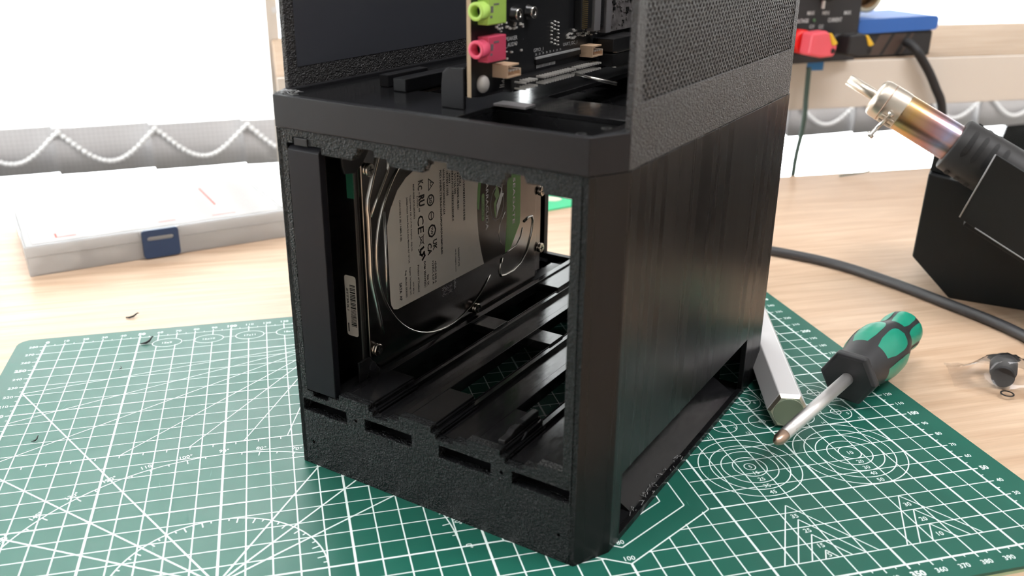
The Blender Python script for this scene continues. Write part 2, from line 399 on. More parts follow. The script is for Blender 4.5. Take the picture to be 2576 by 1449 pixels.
struct(MB().box((2500, -2200, FZ), (2580, 1180, 1850)).build('wall_right', MT['wall']))
struct(MB().box((-1780, -2280, FZ), (2580, -2200, 1850)).build('wall_front', MT['wall']))
wx0, wx1, wz0, wz1 = -1200, 640, -260, 1500
lx0, lx1, lz1 = 720, 1900, 430
vs, fs = shape([rect(-1700, FZ, 2500, 1850), rect(wx0, wz0, wx1, wz1), rect(lx0, wz0, lx1, lz1)], 100)  # wall above the low right opening is shaped to shade the mat's right
struct(MB().add([(x, 1130 + h, z) for x, z, h in vs], fs).build('wall_back', MT['wall']))
win = bpy.data.objects.new('window_1', None); COL.objects.link(win); win.location = (0, 1.13, 0); struct(win)
vs, fs = shape([rect(wx0, wz0, wx1, wz1), rect(wx0 + 50, wz0 + 50, -310, wz1 - 50), rect(-250, wz0 + 50, wx1 - 50, wz1 - 50)], 60)
MB().add([(x, h, z) for x, z, h in vs], fs).build('window_frame', MT['upvc'], win)
for a, b in ((wx0 + 50, -310), (-250, wx1 - 50)):
    MB().box((a, -3, wz0 + 50), (b, 3, wz1 - 50)).build('pane', MT['glass'], win)
win3 = bpy.data.objects.new('window_3', None); COL.objects.link(win3); win3.location = (0, 1.13, 0); struct(win3)
vs, fs = shape([rect(lx0, wz0, lx1, lz1), rect(lx0 + 50, wz0 + 50, lx1 - 50, lz1 - 50)], 60)
MB().add([(x, h, z) for x, z, h in vs], fs).build('window_frame', MT['upvc'], win3)
MB().box((lx0 + 50, -3, wz0 + 50), (lx1 - 50, 3, lz1 - 50)).build('pane', MT['glass'], win3)
for i, (x, yl) in enumerate(((-100, -100), (1300, -450))):
    lp = thing('fill_lamp', ('left' if i == 0 else 'right') + ' added ceiling fill lamp over the desk', 'lamp', (x, yl, 1850), group='added fill lamps')
    vs, fs = shape([rect(-610, -180, 610, 180), rect(-585, -155, 585, 155)], 26)
    MB().add([(x_, y_, -13 + h) for x_, y_, h in vs], fs).build('fill_lamp_frame', MT['upvc'], lp)
    MB().box((-585, -155, -16), (585, 155, -10)).build('diffuser', MT['lampglow'], lp)

# ------------------------------------------------------------------ vertical blind
BY = 1000.0
blind = thing('vertical_blind', 'white vertical blind with bead chains along the bottom of its slats', 'blind', (0, BY, 0))
mb = MB().box((-1250, -25, 1560), (1950, 25, 1600)).build('head_rail', MT['upvc'], blind)
slat_me = hem_me = chain_me = None
PITCH = 112.0
for k in range(-10, 17):
    xc = -66 + PITCH * k
    if slat_me is None:
        n = 6; vs = []; fs = []
        for i in range(n + 1):
            t = -1 + 2 * i / n
            vs += [(t * 63.5, 2.5 * t * t, -20), (t * 63.5, 2.5 * t * t, 1560)]
        fs = [(2 * i, 2 * i + 2, 2 * i + 3, 2 * i + 1) for i in range(n)]
        s = MB().add(vs, fs, True).build('slat', MT['slat'], blind); slat_me = s.data
        vs = []; fs = []
        for i in range(n + 1):
            t = -1 + 2 * i / n
            for dy in (-1.6, 1.6): vs += [(t * 62.5, 2.5 * t * t + dy, -78), (t * 62.5, 2.5 * t * t + dy, -19)]
        for i in range(n):
            a = 4 * i; b = a + 4
            fs += [(a, b, b + 1, a + 1), (a + 3, b + 3, b + 2, a + 2), (a + 1, b + 1, b + 3, a + 3), (a + 2, b + 2, b, a)]
        h = MB().add(vs, fs, True).build('hem_weight', MT['hem'], s); hem_me = h.data
        c = MB()
        for j in range(22):
            t = j / 21; c.sphere((t * PITCH - PITCH / 2, -9, -24 - 37 * math.sin(math.pi * t) ** 1.15), 3.3, 8, 5)
        pts = [(PITCH * (j / 21) - PITCH / 2, -9, -24 - 37 * math.sin(math.pi * j / 21) ** 1.15) for j in range(22)]
        c.tube(pts, 1.3, 6)
        c = c.build('bead_chain', MT['chain'], blind); chain_me = c.data
    else:
        s = bpy.data.objects.new('slat', slat_me); COL.objects.link(s); s.parent = blind
        h = bpy.data.objects.new('hem_weight', hem_me); COL.objects.link(h); h.parent = s
        c = bpy.data.objects.new('bead_chain', chain_me); COL.objects.link(c); c.parent = blind
    s.location = (xc * MM, 0, 0); s.rotation_euler = (0, 0, R(7 + random.uniform(-1.5, 1.5)))
    c.location = (xc * MM, 0, random.uniform(-2, 2) * MM)

# ------------------------------------------------------------------ desk
desk = thing('desk', 'light maple desk carrying the green cutting mat', 'desk', (350, 100, FZ))
dt = MB().box((-1150, -900, 0), (950, 435, 25)).build('desk_top', MT['wood'], desk, 1.5, 3); dt.location = (0, 0, (DZ - 25 - FZ) * MM)
for x in (-1100, 840):
    for y in (-850, 370):
        MB().box((x, y, 0), (x + 60, y + 60, DZ - 25 - FZ)).build('leg', MT['beige'], desk, 2)

# ------------------------------------------------------------------ raised bench behind the desk
bench = thing('rear_bench', 'higher bench behind the desk with beige steel front beam', 'bench', (700, 700, FZ))
bz = -FZ
MB().box((-560, -135, bz + 76), (700, 135, bz + 101))  .build('bench_top', MT['benchwood'], bench, 1.5, 2)
MB().box((-560, -140, bz + 55), (700, -136, bz + 100.2)).build('front_beam', MT['beige'], bench, 0.8)
post = MB().box((-564, 122, bz - 700), (-551.5, 134.5, bz + 900)).build('upright_post', MT['beige'], bench, 0.6)
MB().box((-557, 121.4, bz + 128), (-550.9, 122.6, bz + 134)).build('post_slot', MT['wall'], bench)
for x, y in ((-420, -120), (640, -120), (640, 90), (-420, 90)):
    MB().box((x, y, 0), (x + 40, y + 40, bz + 76)).build('leg', MT['beige'], bench, 1)

# ------------------------------------------------------------------ cutting mat
cm = thing('cutting_mat', 'green self-healing cutting mat with white grid and number print', 'cutting mat', (210, 140, DZ))
mo = (210, 140)
vs, fs = shape([rrect(-15.4 - mo[0], -11.3 - mo[1], 435.6 - mo[0], 291.2 - mo[1], 7, 6)], 1.4)
MB().add([(x, y, 2.3 + h) for x, y, h in vs], fs).build('green_face', MT['mat_green'], cm)
vs, fs = shape([rrect(-15.2 - mo[0], -11.1 - mo[1], 435.4 - mo[0], 291.0 - mo[1], 7, 6)], 1.6)
MB().add([(x, y, 0.8 + h) for x, y, h in vs], fs).build('pale_core', MT['mat_core'], cm)
PZ = 3.06
def mpm(a, b): return (a - mo[0], b - mo[1], PZ)
lines = MB()
HEX = [(250 + 50 * math.sin(R(60 * i)), 75 - 50 * math.cos(R(60 * i))) for i in range(6)]
def in_hex(x, y):
    for i in range(6):
        x0, y0 = HEX[i]; x1, y1 = HEX[(i + 1) % 6]
        if (x1 - x0) * (y - y0) - (y1 - y0) * (x - x0) < 0: return False
    return True
OV = [(65.5 + 22.6 * i, 269.7, 7.9, 5.4) for i in range(5)]
def hidden(x, y, ov=True):
    if abs(x - 250) < 52 and abs(y - 75) < 52 and in_hex(x, y): return True
    return ov and any(((x - a) / rx) ** 2 + ((y - b) / ry) ** 2 < 1 for a, b, rx, ry in OV)
def seg(x0, y0, x1, y1, w, z=0.0):
    dx, dy = x1 - x0, y1 - y0; l = math.hypot(dx, dy)
    if l < 1e-6: return
    nx, ny = -dy / l * w / 2, dx / l * w / 2
    lines.add([(x0 + nx - mo[0], y0 + ny - mo[1], PZ + z), (x0 - nx - mo[0], y0 - ny - mo[1], PZ + z), (x1 - nx - mo[0], y1 - ny - mo[1], PZ + z), (x1 + nx - mo[0], y1 + ny - mo[1], PZ + z)], [(0, 1, 2, 3)])
def cseg(x0, y0, x1, y1, w, z=0.0, step=1.0):
    l = math.hypot(x1 - x0, y1 - y0); n = max(1, int(l / step)); run = None
    for i in range(n + 1):
        t = i / n; x = x0 + (x1 - x0) * t; y = y0 + (y1 - y0) * t
        if hidden(x, y):
            if run is not None: seg(run[0], run[1], x, y, w, z); run = None
        elif run is None: run = (x, y)
    if run is not None: seg(run[0], run[1], x1, y1, w, z)
def arc(cx, cy, r, a0, a1, w, n=48, z=0.0, ry=None):
    ry = ry or r; b = len(lines.v); vs = []; fs = []
    for i in range(n + 1):
        a = R(a0 + (a1 - a0) * i / n)
        for s in (-w / 2, w / 2): vs.append((cx + (r + s) * math.cos(a) - mo[0], cy + (ry + s) * math.sin(a) - mo[1], PZ + z))
    fs = [(2 * i, 2 * i + 1, 2 * i + 3, 2 * i + 2) for i in range(n)]
    lines.add(vs, fs)
for i in range(43):
    x = 10 * i; cseg(x, 0, x, 280, 1.0 if i in (0, 42) else (0.95 if i % 5 == 0 else 0.55), 0.0)
    for yb, sg in ((0, -1), (280, 1)):
        seg(x, yb, x, yb + sg * 2.6, 0.85 if i % 5 == 0 else 0.55, 0.002)
        if i < 42: seg(x + 5, yb, x + 5, yb + sg * 1.4, 0.45, 0.002)
for j in range(29):
    y = 10 * j; cseg(0, y, 420, y, 0.95 if j == 0 else (0.8 if j % 5 == 0 else 0.5), 0.004)
    for xb, sg in ((0, -1), (420, 1)):
        seg(xb, y, xb + sg * 2.8, y, 0.6, 0.002)
        if j < 28: seg(xb, y + 5, xb + sg * 1.6, y + 5, 0.45, 0.002)
for ang, L0, L1 in ((120, 0, 200), (135, 0, 141.4), (150, 0, 115.4), (60, 0, 150), (45, 0, 150), (30, 0, 140)):
    cseg(100 + L0 * math.cos(R(ang)), 50 + L0 * math.sin(R(ang)), 100 + L1 * math.cos(R(ang)), 50 + L1 * math.sin(R(ang)), 0.7, 0.006)
arc(100, 50, 90, 0, 180, 0.55, 90, 0.008); arc(100, 50, 40, 0, 180, 0.55, 60, 0.008)
for rr_, st in ((90, 5), (40, 5)):
    for k in range(0, 181, st):
        l = 3.2 if k % 10 == 0 else 1.6
        seg(100 + (rr_ - l) * math.cos(R(k)), 50 + (rr_ - l) * math.sin(R(k)), 100 + rr_ * math.cos(R(k)), 50 + rr_ * math.sin(R(k)), 0.5, 0.01)
for ex, ey in ((0, 222.5), (0, 192), (0, 154), (55, 150), (84.5, 150), (108.5, 150), (128, 150)):
    cseg(155, 250, ex, ey, 0.5, 0.006)
for k in range(26): seg(5 + 10 * k, 150, 5 + 10 * k, 147.8, 0.45, 0.004)
for r_ in (2.5, 7.5, 12.5, 17.5, 22.5): arc(325, 75, r_, 0, 360, 0.5, 48, 0.008)
for r_ in (5, 10, 15, 20, 25): arc(375, 75, r_, 0, 360, 0.5, 48, 0.008)
for n_ in range(1, 9):
    cx, cy = (310 + 20 * (n_ - 1), 110) if n_ <= 5 else (390 - 20 * (n_ - 6), 130.5)
    arc(cx, cy, (10 + n_) / 2, 0, 360, 0.45, 32, 0.008); arc(cx, cy, max(0.8, n_ / 2), 0, 360, 0.4, 20, 0.008)
for cx, tops in ((325.4, (45, 35, 25, 15)), (375.3, (40, 30, 20))):
    for t in tops:
        hb = (t - 10) * 0.577
        seg(cx - hb, 10, cx, t, 0.5, 0.008); seg(cx, t, cx + hb, 10, 0.5, 0.008)
for rr_ in (50, 40, 30, 20):
    pts = [(250 + rr_ * math.sin(R(60 * i)), 75 - rr_ * math.cos(R(60 * i))) for i in range(7)]
    for a, b in zip(pts, pts[1:]): seg(*a, *b, 0.6, 0.01)
for a, b, rx, ry in OV: arc(a, b, rx, 0, 360, 0.5, 40, 0.008, ry)
lines.build('grid_print', MT['mat_print'], cm)
nums = MB()
def mpt(a, b): return (a - mo[0], b - mo[1], PZ + 0.014)
for i in range(43):
    bd = 0.04 if i % 5 == 0 else 0.015; hh = 3.0 if i % 5 == 0 else 2.5
    put_text(nums, str(10 * i), mpt, 10 * i + 0.6, 285.0, hh, bold=bd)
    put_text(nums, str(10 * i), mpt, 10 * i + 1.2, -5.6, hh, bold=bd)
for j in range(29):
    bd = 0.04 if j % 5 == 0 else 0.015; hh = 2.9 if j % 5 == 0 else 2.4
    put_text(nums, str(10 * j), mpt, -3.4, 10 * j + 0.1, hh, bold=bd, align='r')
    put_text(nums, str(10 * j), mpt, 424.2, 10 * j + 0.1, hh, bold=bd, align='l')
for k in range(0, 181, 10):
    put_text(nums, '%d\u00b0' % k, mpt, 100 + 93.2 * math.cos(R(k)), 50 + 93.2 * math.sin(R(k)), 2.5, ang=R(k - 90))
for t, x, y in (('15', 325.5, 70.1), ('25', 325.4, 65.1), ('35', 325.2, 60), ('45', 325.4, 55.2), ('5', 325.2, 75), ('20', 375.3, 67.4), ('30', 375.3, 62.5), ('40', 375.5, 57.7), ('50', 375.5, 52.5), ('10', 375.3, 75),
                ('35', 325.2, 37.5), ('25', 325.1, 27.7), ('15', 325.3, 18), ('5', 325.4, 12.3), ('30', 375.2, 33.8), ('20', 375.1, 23.5), ('10', 375.3, 13.5), ('80', 250.3, 38.3), ('100', 250.4, 28.3), ('60', 250.3, 48.3)):
    put_text(nums, t, mpt, x, y, 2.5)
for n_ in range(1, 9):
    cx, cy = (310 + 20 * (n_ - 1), 110) if n_ <= 5 else (390 - 20 * (n_ - 6), 130.5)
    put_text(nums, str(n_), mpt, cx + 4.2 + n_ * 0.15, cy - 2.6, 2.0); put_text(nums, str(10 + n_), mpt, cx + 8.3, cy - 8.0, 1.8)
for i, t in enumerate(('15x9', '16x10', '17x11', '18x12', '19x13')): put_text(nums, t, mpt, OV[i][0], OV[i][1], 2.2)
o = nums.build('number_print', MT['mat_print'], cm); o['kind'] = 'stuff'
# scratches on the mat
sc_ = MB()
for k in range(46):
    x, y = (random.uniform(5, 125), random.uniform(20, 240)) if k < 34 else (random.uniform(240, 420), random.uniform(10, 120))
    a = random.gauss(1.1, 0.5); l = random.uniform(3, 16); w = random.uniform(0.06, 0.14)
    dx, dy = math.cos(a) * l / 2, math.sin(a) * l / 2; nx, ny = -math.sin(a) * w, math.cos(a) * w
    sc_.add([(x - dx - mo[0], y - dy - mo[1], 3.03), (x + nx - mo[0], y + ny - mo[1], 3.03), (x + dx - mo[0], y + dy - mo[1], 3.03), (x - nx - mo[0], y - ny - mo[1], 3.03)], [(0, 3, 2, 1)])
MT['scratch'] = pm('pale_scratch', (0.09, 0.26, 0.2), 0.6)
o = sc_.build('knife_scratches', MT['scratch'], cm); o['kind'] = 'stuff'

# ------------------------------------------------------------------ computer case (local: x = u along the front, y = v into the depth, z up)
CO = (228.15, 28.64, 0.0); CA = R(-46.45)
case = thing('computer_case', 'black 3D-printed tower case, open-fronted, standing on the cutting mat', 'computer case', CO, CA)
def fr(vs, lo): return [(x, lo + h, z) for x, z, h in vs]       # shape drawn in (u,z), swept along v
top_prof = [(-130.4, 143.7), (-127.3, 143.7), (-127.3, 146.3), (-119.2, 146.3), (-119.2, 143.7), (-112.9, 143.7), (-112.9, 141.0),
            (-97.8, 141.0), (-96.2, 143.7), (-95.3, 143.7), (-95.3, 146.0), (-87.3, 146.0), (-87.3, 143.7), (-81.5, 143.7), (-80.3, 141.2),
            (-65.4, 141.0), (-64.0, 143.7), (-63.1, 143.7), (-63.1, 146.0), (-54.9, 146.0), (-54.9, 143.7), (-49.8, 143.7), (-48.5, 141.2),
            (-33.2, 141.0), (-31.8, 143.7), (-31.0, 143.7), (-31.0, 146.0), (-23.8, 146.0), (-22.7, 143.7), (-16.9, 143.7), (-16.2, 141.0), (-5.9, 141.0)]
bot_prof = [(-5.9, 39.1), (-16.4, 39.1), (-16.4, 36.5), (-22.5, 36.5), (-22.5, 34.3), (-30.6, 34.3), (-30.6, 36.4), (-32.8, 36.4), (-32.8, 39.1),
            (-47.8, 39.1), (-47.8, 36.4), (-54.4, 36.4), (-54.4, 34.3), (-62.7, 34.3), (-62.7, 36.4), (-65.0, 36.4), (-65.0, 39.1),
            (-80.8, 39.1), (-80.8, 36.5), (-86.8, 36.5), (-86.8, 34.4), (-94.6, 34.4), (-94.6, 36.6), (-96.6, 36.6), (-96.6, 39.1),
            (-112.4, 39.1), (-112.4, 36.5), (-118.6, 36.5), (-118.6, 34.4), (-127.0, 34.4), (-127.0, 36.5), (-130.4, 36.5)]
slots = [(-133.0, -108.8), (-99.0, -74.6), (-61.2, -36.8), (-27.3, -2.8)]
loops = [rect(-135.6, 0, 0, 149), top_prof + bot_prof] + [rect(a, 26.6, b, 32.2) for a, b in slots]
loops += [circ(u, z, 0.8, 10) for u, z in ((-103.9, 29.6), (-128.9, 11.5), (-32.0, 29.7), (-6.7, 11.5))]
vs, fs = shape(loops, 4)
MB().add(fr(vs, 2), fs).build('front_frame', MT['frame'], case, 0.35, 2, True)
# slot pockets behind the front
for a, b in slots:
    b = min(b, -4.4); p = MB().box((a - 1, 4.02, 24.5), (b + 1, 30, 26.4)).box((a - 1, 4.02, 32.4), (b + 1, 30, 33.4)).box((a - 1, 30, 24.5), (b + 1, 31, 33.4)).box((a - 2.2, 4.02, 24.5), (a - 1, 31, 33.4)).box((b + 1, 4.02, 24.5), (b + 2.2, 31, 33.4))
    p.build('slot_pocket', MT['inner'], case)
# right and left side walls with the low side vent
vent = [(23.2, 3.0), (165.0, 3.0), (165.0, 30.6), (37, 30.8), (23.2, 30.4)]
for side in (0, 1):
    mir = (lambda u: u) if side == 0 else (lambda u: -135.6 - u)
    vs, fs = shape([rect(14.7, 0, 189.3, 149), vent], 2.6)
    w = MB().add([(mir(6.1 + h), v, z) for v, z, h in vs], fs)
    w.build('side_wall', MT['layer'], case, 0.3, 2, True)
    for v0, v1, u0, u1 in ((0.0, 14.7, 0.0, 7.4), (204.0, 189.3, 0.0, 7.4)):
        d = 2.6
        MB().prism([(mir(u0), v0), (mir(u1), v1), (mir(u1 - d), v1), (mir(u0 - d), v0)], 0, 149, lambda a, b, h: (a, b, h)).build('corner_chamfer', MT['layer'], case, 0.25)
    # vent interior: inner wall, ledge and lip
    vi = MB().box((min(mir(-9), mir(-7)), 18, 0.4), (max(mir(-9), mir(-7)), 172, 31)).box((min(mir(-7), mir(4.7)), 18, 0.4), (max(mir(-7), mir(4.7)), 172, 2.2))
    vi.box((min(mir(-7), mir(4.7)), 18, 30.9), (max(mir(-7), mir(4.7)), 172, 33))
    vi.build('vent_well', MT['gloss'], case)
    MB().prism([(mir(4.6), 2.2), (mir(-6.9), 2.2), (mir(-6.9), 9.0)], 40, 160, lambda a, b, h: (a, h, b)).build('vent_ramp', MT['gloss'], case)
# rear frame
vs, fs = shape([rect(-135.6, 0, 0, 149), rect(-130, 39.5, -5.9, 141)], 4)
MB().add(fr(vs, 202), fs).build('rear_frame', MT['satin'], case, 0.3, 2, True)
# bay floor: valleys (sled slots) and ridges with windows
fl = MB(); V0, V1 = 4.02, 199.98
bays = [(-130.4, -112.4, -127.0, -118.6), (-96.6, -80.8, -94.6, -86.8), (-65.0, -47.8, -62.7, -54.4), (-32.8, -16.4, -30.6, -22.5)]
for a, b, ta, tb in bays:
    g = MB().box((a, V0, 33.6), (ta, V1, 36.5)).box((ta, V0, 33.6), (tb, V1, 34.4)).box((tb, V0, 33.6), (b, V1, 36.5))
    g.build('sled_slot', MT['gloss'], case)
for a, b in ((-112.4, -96.6), (-80.8, -65.0), (-47.8, -32.8)):
    g = MB()
    g.box((a, V0, 33.6), (a + 3.3, V1, 39.1)); g.box((a + 3.3, V0, 33.6), (b, 30.7, 39.1))
    g.box((a + 3.3, 94.3, 33.6), (b, 106.7, 37.6)); g.box((a + 3.3, 158, 33.6), (b, V1, 38.2))
    g.box((b - 0.5, 30.7, 33.6), (b, 158, 36.9))
    g.build('floor_ridge', MT['gloss'], case, 0.25, 2)
    gl = MB()
    for du, dz in ((0.05, 37.9), (0.05, 36.9), (2.0, 35.4)):
        gl.box((b + du, V0, dz - 0.25), (b + du + 0.6, 30, dz + 0.25))
    gl.build('ridge_rib', MT['inner'], case)
MB().box((-16.4, V0, 33.6), (-5.9, V1, 39.1)).build('floor_ridge', MT['gloss'], case, 0.25, 2)
MB().box((-5.9, V0, 33.6), (-1.2, V1, 39.1)).box((-134.4, V0, 33.6), (-130.4, V1, 36.4)).build('floor_margin', MT['inner'], case)
lc = MB().prism([(4.5, 39.15), (30, 39.15), (30, 42.2), (12, 42.2), (9, 40.8), (4.5, 40.8)], -36.2, -33.4, lambda a, b, h: (h, a, b))
lc.prism([(14, 36.6), (30, 36.6), (30, 38.6), (18, 38.6)], -32.6, -31.4, lambda a, b, h: (h, a, b)); lc.build('sled_latch', MT['inner'], case, 0.3)
# ceiling of the drive bay, shoulder band, upper tray
MB().box((-134.4, 4.02, 146.5), (-1.2, 199.98, 148.9)).build('bay_ceiling', MT['inner'], case)
octo = [(-135.6, -0.35), (0, -0.35), (7.5, 14.2), (4.9, 14.2), (4.9, 189), (0, 204), (-135.6, 204), (-140.5, 189), (-140.5, 14.2), (-143.1, 14.2)]
inn = [(-134.6, 3.2), (-1.2, 3.2), (2.4, 15), (2.4, 188), (-1, 200), (-134.5, 200), (-138, 188), (-138, 15)]
vs, fs = shape([octo, inn], 12.4)
MB().add([(x, y, 155.35 + h) for x, y, h in vs], fs).build('shoulder_band', MT['satin'], case, 0.4, 2, True)
vs, fs = shape([inn, rect(-58, 4.2, -4, 38), rrect(-108, 45, -72, 150, 4), rrect(-52, 62, -12, 170, 3)], 2.0)
MB().add([(x, y, 158.9 + h) for x, y, h in vs], fs).build('upper_tray', MT['gloss'], case, 0.2, 2, True)
vs, fs = shape([rect(-59, 3.3, -3, 39), rect(-58, 4.2, -4, 38)], 8.5)
MB().add([(x, y, 153.5 + h) for x, y, h in vs], fs).box((-59, 3.3, 149.1), (-3, 39, 149.8)).build('tray_well', MT['inner'], case)
# standing bracket, guide bars, small screw hole marks
vs, fs = shape([[(-72.6, 160), (-62.6, 160), (-62.6, 174.6), (-70, 174.4), (-72, 172.5), (-72.6, 168)]], 1.6)
MB().add(fr(vs, 22.6), fs).build('board_bracket', MT['satin'], case, 0.3, 2, True)
MB().box((-119.2, 43, 160), (-114.6, 70, 165.0)).build('guide_bar', MT['satin'], case, 0.4)
MB().box((-108.0, 38, 160), (-101.6, 90, 165.2)).build('guide_bar', MT['satin'], case, 0.4)
for u, v in ((-1.5, 14.5), (-8, 9)):
    MB().lathe([(0, 1.9), (0.3, 1.9), (0.3, 1.0), (0.05, 0.95)], (u, v, 161.6 if u > -3 else 160), (0, 0, 1), 14, cap=False).build('screw_hole', MT['dark'], case)
mlt = MB()
for i in range(40):     # stringy print artefacts on the band's left corner and the vent
    x, y, z = (random.uniform(-137, -128), random.uniform(1, 9), 161.7)
    mlt.tube([(x, y, z), (x + random.uniform(-1.5, 1.5), y + random.uniform(-1, 1), z + random.uniform(0.1, 0.5)), (x + random.uniform(-2, 2), y + random.uniform(-2, 2), z)], 0.12, 5)
for i in range(50):
    y = random.uniform(35, 90); x, z = (5.5 + random.uniform(-2, 1.5), 2.4)
    mlt.tube([(x, y, z), (x + random.uniform(-.6, .6), y + random.uniform(-1, 1), z + random.uniform(0.5, 1.6)), (x + random.uniform(-1, .5), y + random.uniform(-2, 2), z + random.uniform(0, 1.6))], 0.13, 5)
o = mlt.build('plastic_strings', MT['edge'], case); o['kind'] = 'stuff'

# perforated side panels of the upper half
def lattice(v0, v1, z0, z1, pitch, wbar):
    segs = []
    for sgn in (1, -1):
        c0 = (z0 - v1) if sgn > 0 else (z0 + v0); c1 = (z1 - v0) if sgn > 0 else (z1 + v1)
        k = math.floor(c0 / pitch)
        while k * pitch <= c1:
            c = k * pitch; pts = []
            # z = c + sgn*v
            lo, hi = (max(v0, z0 - c), min(v1, z1 - c)) if sgn > 0 else (max(v0, c - z1), min(v1, c - z0))
            if hi - lo > 0.3: segs.append((lo, c + sgn * lo, hi, c + sgn * hi, sgn))
            k += 1
    return segs
for side in (0, 1):
    mir = (lambda u: u) if side == 0 else (lambda u: -135.6 - u)
    vs, fs = shape([rect(13.7, 149.15, 187.8, 258), rect(20.3, 170.2, 181.5, 252)], 2.2)
    pn = MB().add([(mir(6.3 + h), v, z) for v, z, h in vs], fs).build('perforated_panel', MT['panel'], case, 0.25, 2, True)
    lt = MB(); wb = 0.86
    for a, za, b, zb, sg in lattice(20.3, 181.5, 170.2, 252, 3.1, wb):
        dv, dz = wb / 2 * 0.7071, wb / 2 * 0.7071
        nv, nz = (-dv, dz) if sg > 0 else (dv, dz)
        off = 0.0 if sg > 0 else 0.04
        u0, u1 = mir(5.6 + off), mir(7.25 - off)
        q = [(a + nv, za + nz), (a - nv, za - nz), (b - nv, zb - nz), (b + nv, zb + nz)]
        lt.add([(u0, *p) for p in q] + [(u1, *p) for p in q], [(0, 1, 2, 3), (7, 6, 5, 4), (0, 4, 5, 1), (1, 5, 6, 2), (2, 6, 7, 3), (3, 7, 4, 0)])
    o = lt.build('perforation_lattice', MT['panel'], pn); o['kind'] = 'stuff'
    if side == 1:
        MB().box((mir(5.0), 19, 169), (mir(5.5), 183, 254)).build('dust_filter', MT['filt'], pn)
    else:
        MB().box((3.0, 19, 169), (3.3, 183, 254)).build('dust_filter', MT['filt'], pn)
MB().box((-138, 194, 161.7), (2.4, 197, 258)).build('light_block_wall', MT['inner'], case)  # unseen wall added to keep light out of the upper half

# ------------------------------------------------------------------ drive sled and hard drive
sled = thing('drive_sled', 'black plastic drive sled in the leftmost bay of the case', 'drive sled', CO, CA)
MB().prism([(-0.3, 37.2), (3.2, 37.2), (3.2, 143.0), (1.4, 143.0), (-0.3, 141.2)], -130.0, -114.0, lambda a, b, h: (h, a, b)).build('sled_face', MT['sledp'], sled, 0.3)
MB().box((-126.6, -0.2, 143.05), (-119.6, 3.0, 146.1)).build('sled_tab', MT['satin'], sled, 0.3)
MB().box((-126.4, 3.3, 34.6), (-119, 190, 38.4)).box((-129.8, 3.3, 36.7), (-113.0, 190, 38.4)).build('sled_rail', MT['inner'], sled)
MB().box((-137.4, 19.5, 39.4), (-135.4, 176, 140.5)).build('sled_wall', MT['inner'], sled)
MB().prism([(14, 38.6), (27, 38.6), (27, 40.4), (24, 44.5), (21, 48), (14, 48)], -113.7, -112.7, lambda a, b, h: (h, a, b)).build('sled_ear', MT['inner'], sled, 0.2)
MB().lathe([(0, 2.0), (0.5, 2.0), (0.6, 1.7)], (-112.68, 22.2, 43.6), (1, 0, 0), 18).build('sled_pin', MT['satin'], sled)
MB().prism([(11, 140.4), (27, 140.4), (27, 137.5), (23, 133), (18, 130), (12, 131), (11, 134)], -113.7, -112.7, lambda a, b, h: (h, a, b)).build('sled_ear', MT['inner'], sled, 0.2)

hd = thing('hard_drive', 'upright metal hard drive with grey, black and green label in the sled', 'hard drive', CO, CA)
MB().box((-134.6, 21.6, 38.9), (-116.6, 169.6, 140.4)).build('drive_casting', MT['hdd_cast'], hd, 0.8)
vs, fs = shape([[(30.0, 38.95), (162.7, 38.95), (162.7, 140.3), (30, 140.3), (23, 134.5), (23, 46)]], 2.5)
MB().add([(-115.3 + h, v, z) for v, z, h in vs], fs).build('drive_cover', MT['hdd'], hd, 0.5, 3, True)
MB().box((-116.5, 163.3, 42), (-115.2, 169.4, 138)).build('drive_rim', MT['hdd'], hd, 0.3)
HU = -114.0
def on(v, z, d=0.0): return (HU + d, v, z)
def flat(pts, name, mat, d, par=hd, th=0.08):
    vs, fs = shape([pts], th)
    return MB().add([(HU + d + h, v, z) for v, z, h in vs], fs).build(name, mat, par)
# raised ridges pressed into the cover
rg = MB()
def ridge(pts, r=0.75): 
    MB().tube([(HU + 0.02, v, z) for v, z in pts], r, 8).build('cover_ridge', MT['ridge'], hd)
ridge([(34.5, 135.5), (33.1, 132.6), (29.5, 125), (26.2, 117.2), (25.7, 113), (26.1, 109.3), (26.0, 95), (25.8, 84.7), (26.3, 80), (28.4, 71.1), (30.5, 61), (31.9, 55)], 0.9)
ridge([(40.2, 134), (40, 128), (39.4, 126.1), (32.6, 116.7), (27.6, 109.2)], 0.6)
c0 = (80.5, 89.5)
ridge([(c0[0] + 50.6 * math.cos(R(a)), c0[1] + 49.2 * math.sin(R(a))) for a in range(130, 322, 6)], 0.62)
ridge([(36.1, 109.4), (36.0, 79.5), (35.6, 68.6)], 0.5)
lp = [(149.9, 75.0), (154, 76.2), (158.0, 76.0), (159.3, 73.0), (158, 66.5), (153.4, 57.6), (147, 52.6), (139.9, 50.4), (132, 50.4), (127.5, 51.3), (126.4, 53.2), (127, 57), (128.5, 61.1)]
ridge(lp, 0.7); ridge([(128.5, 62.6), (136, 62.9), (142.6, 63.9), (146.8, 67.6), (148.6, 72)], 0.35)
ridge([(130.7 + 0.3, 85.4), (126.6, 80.5), (125.2, 74.9), (126.2, 70.6), (128.8, 68.0)], 0.3)
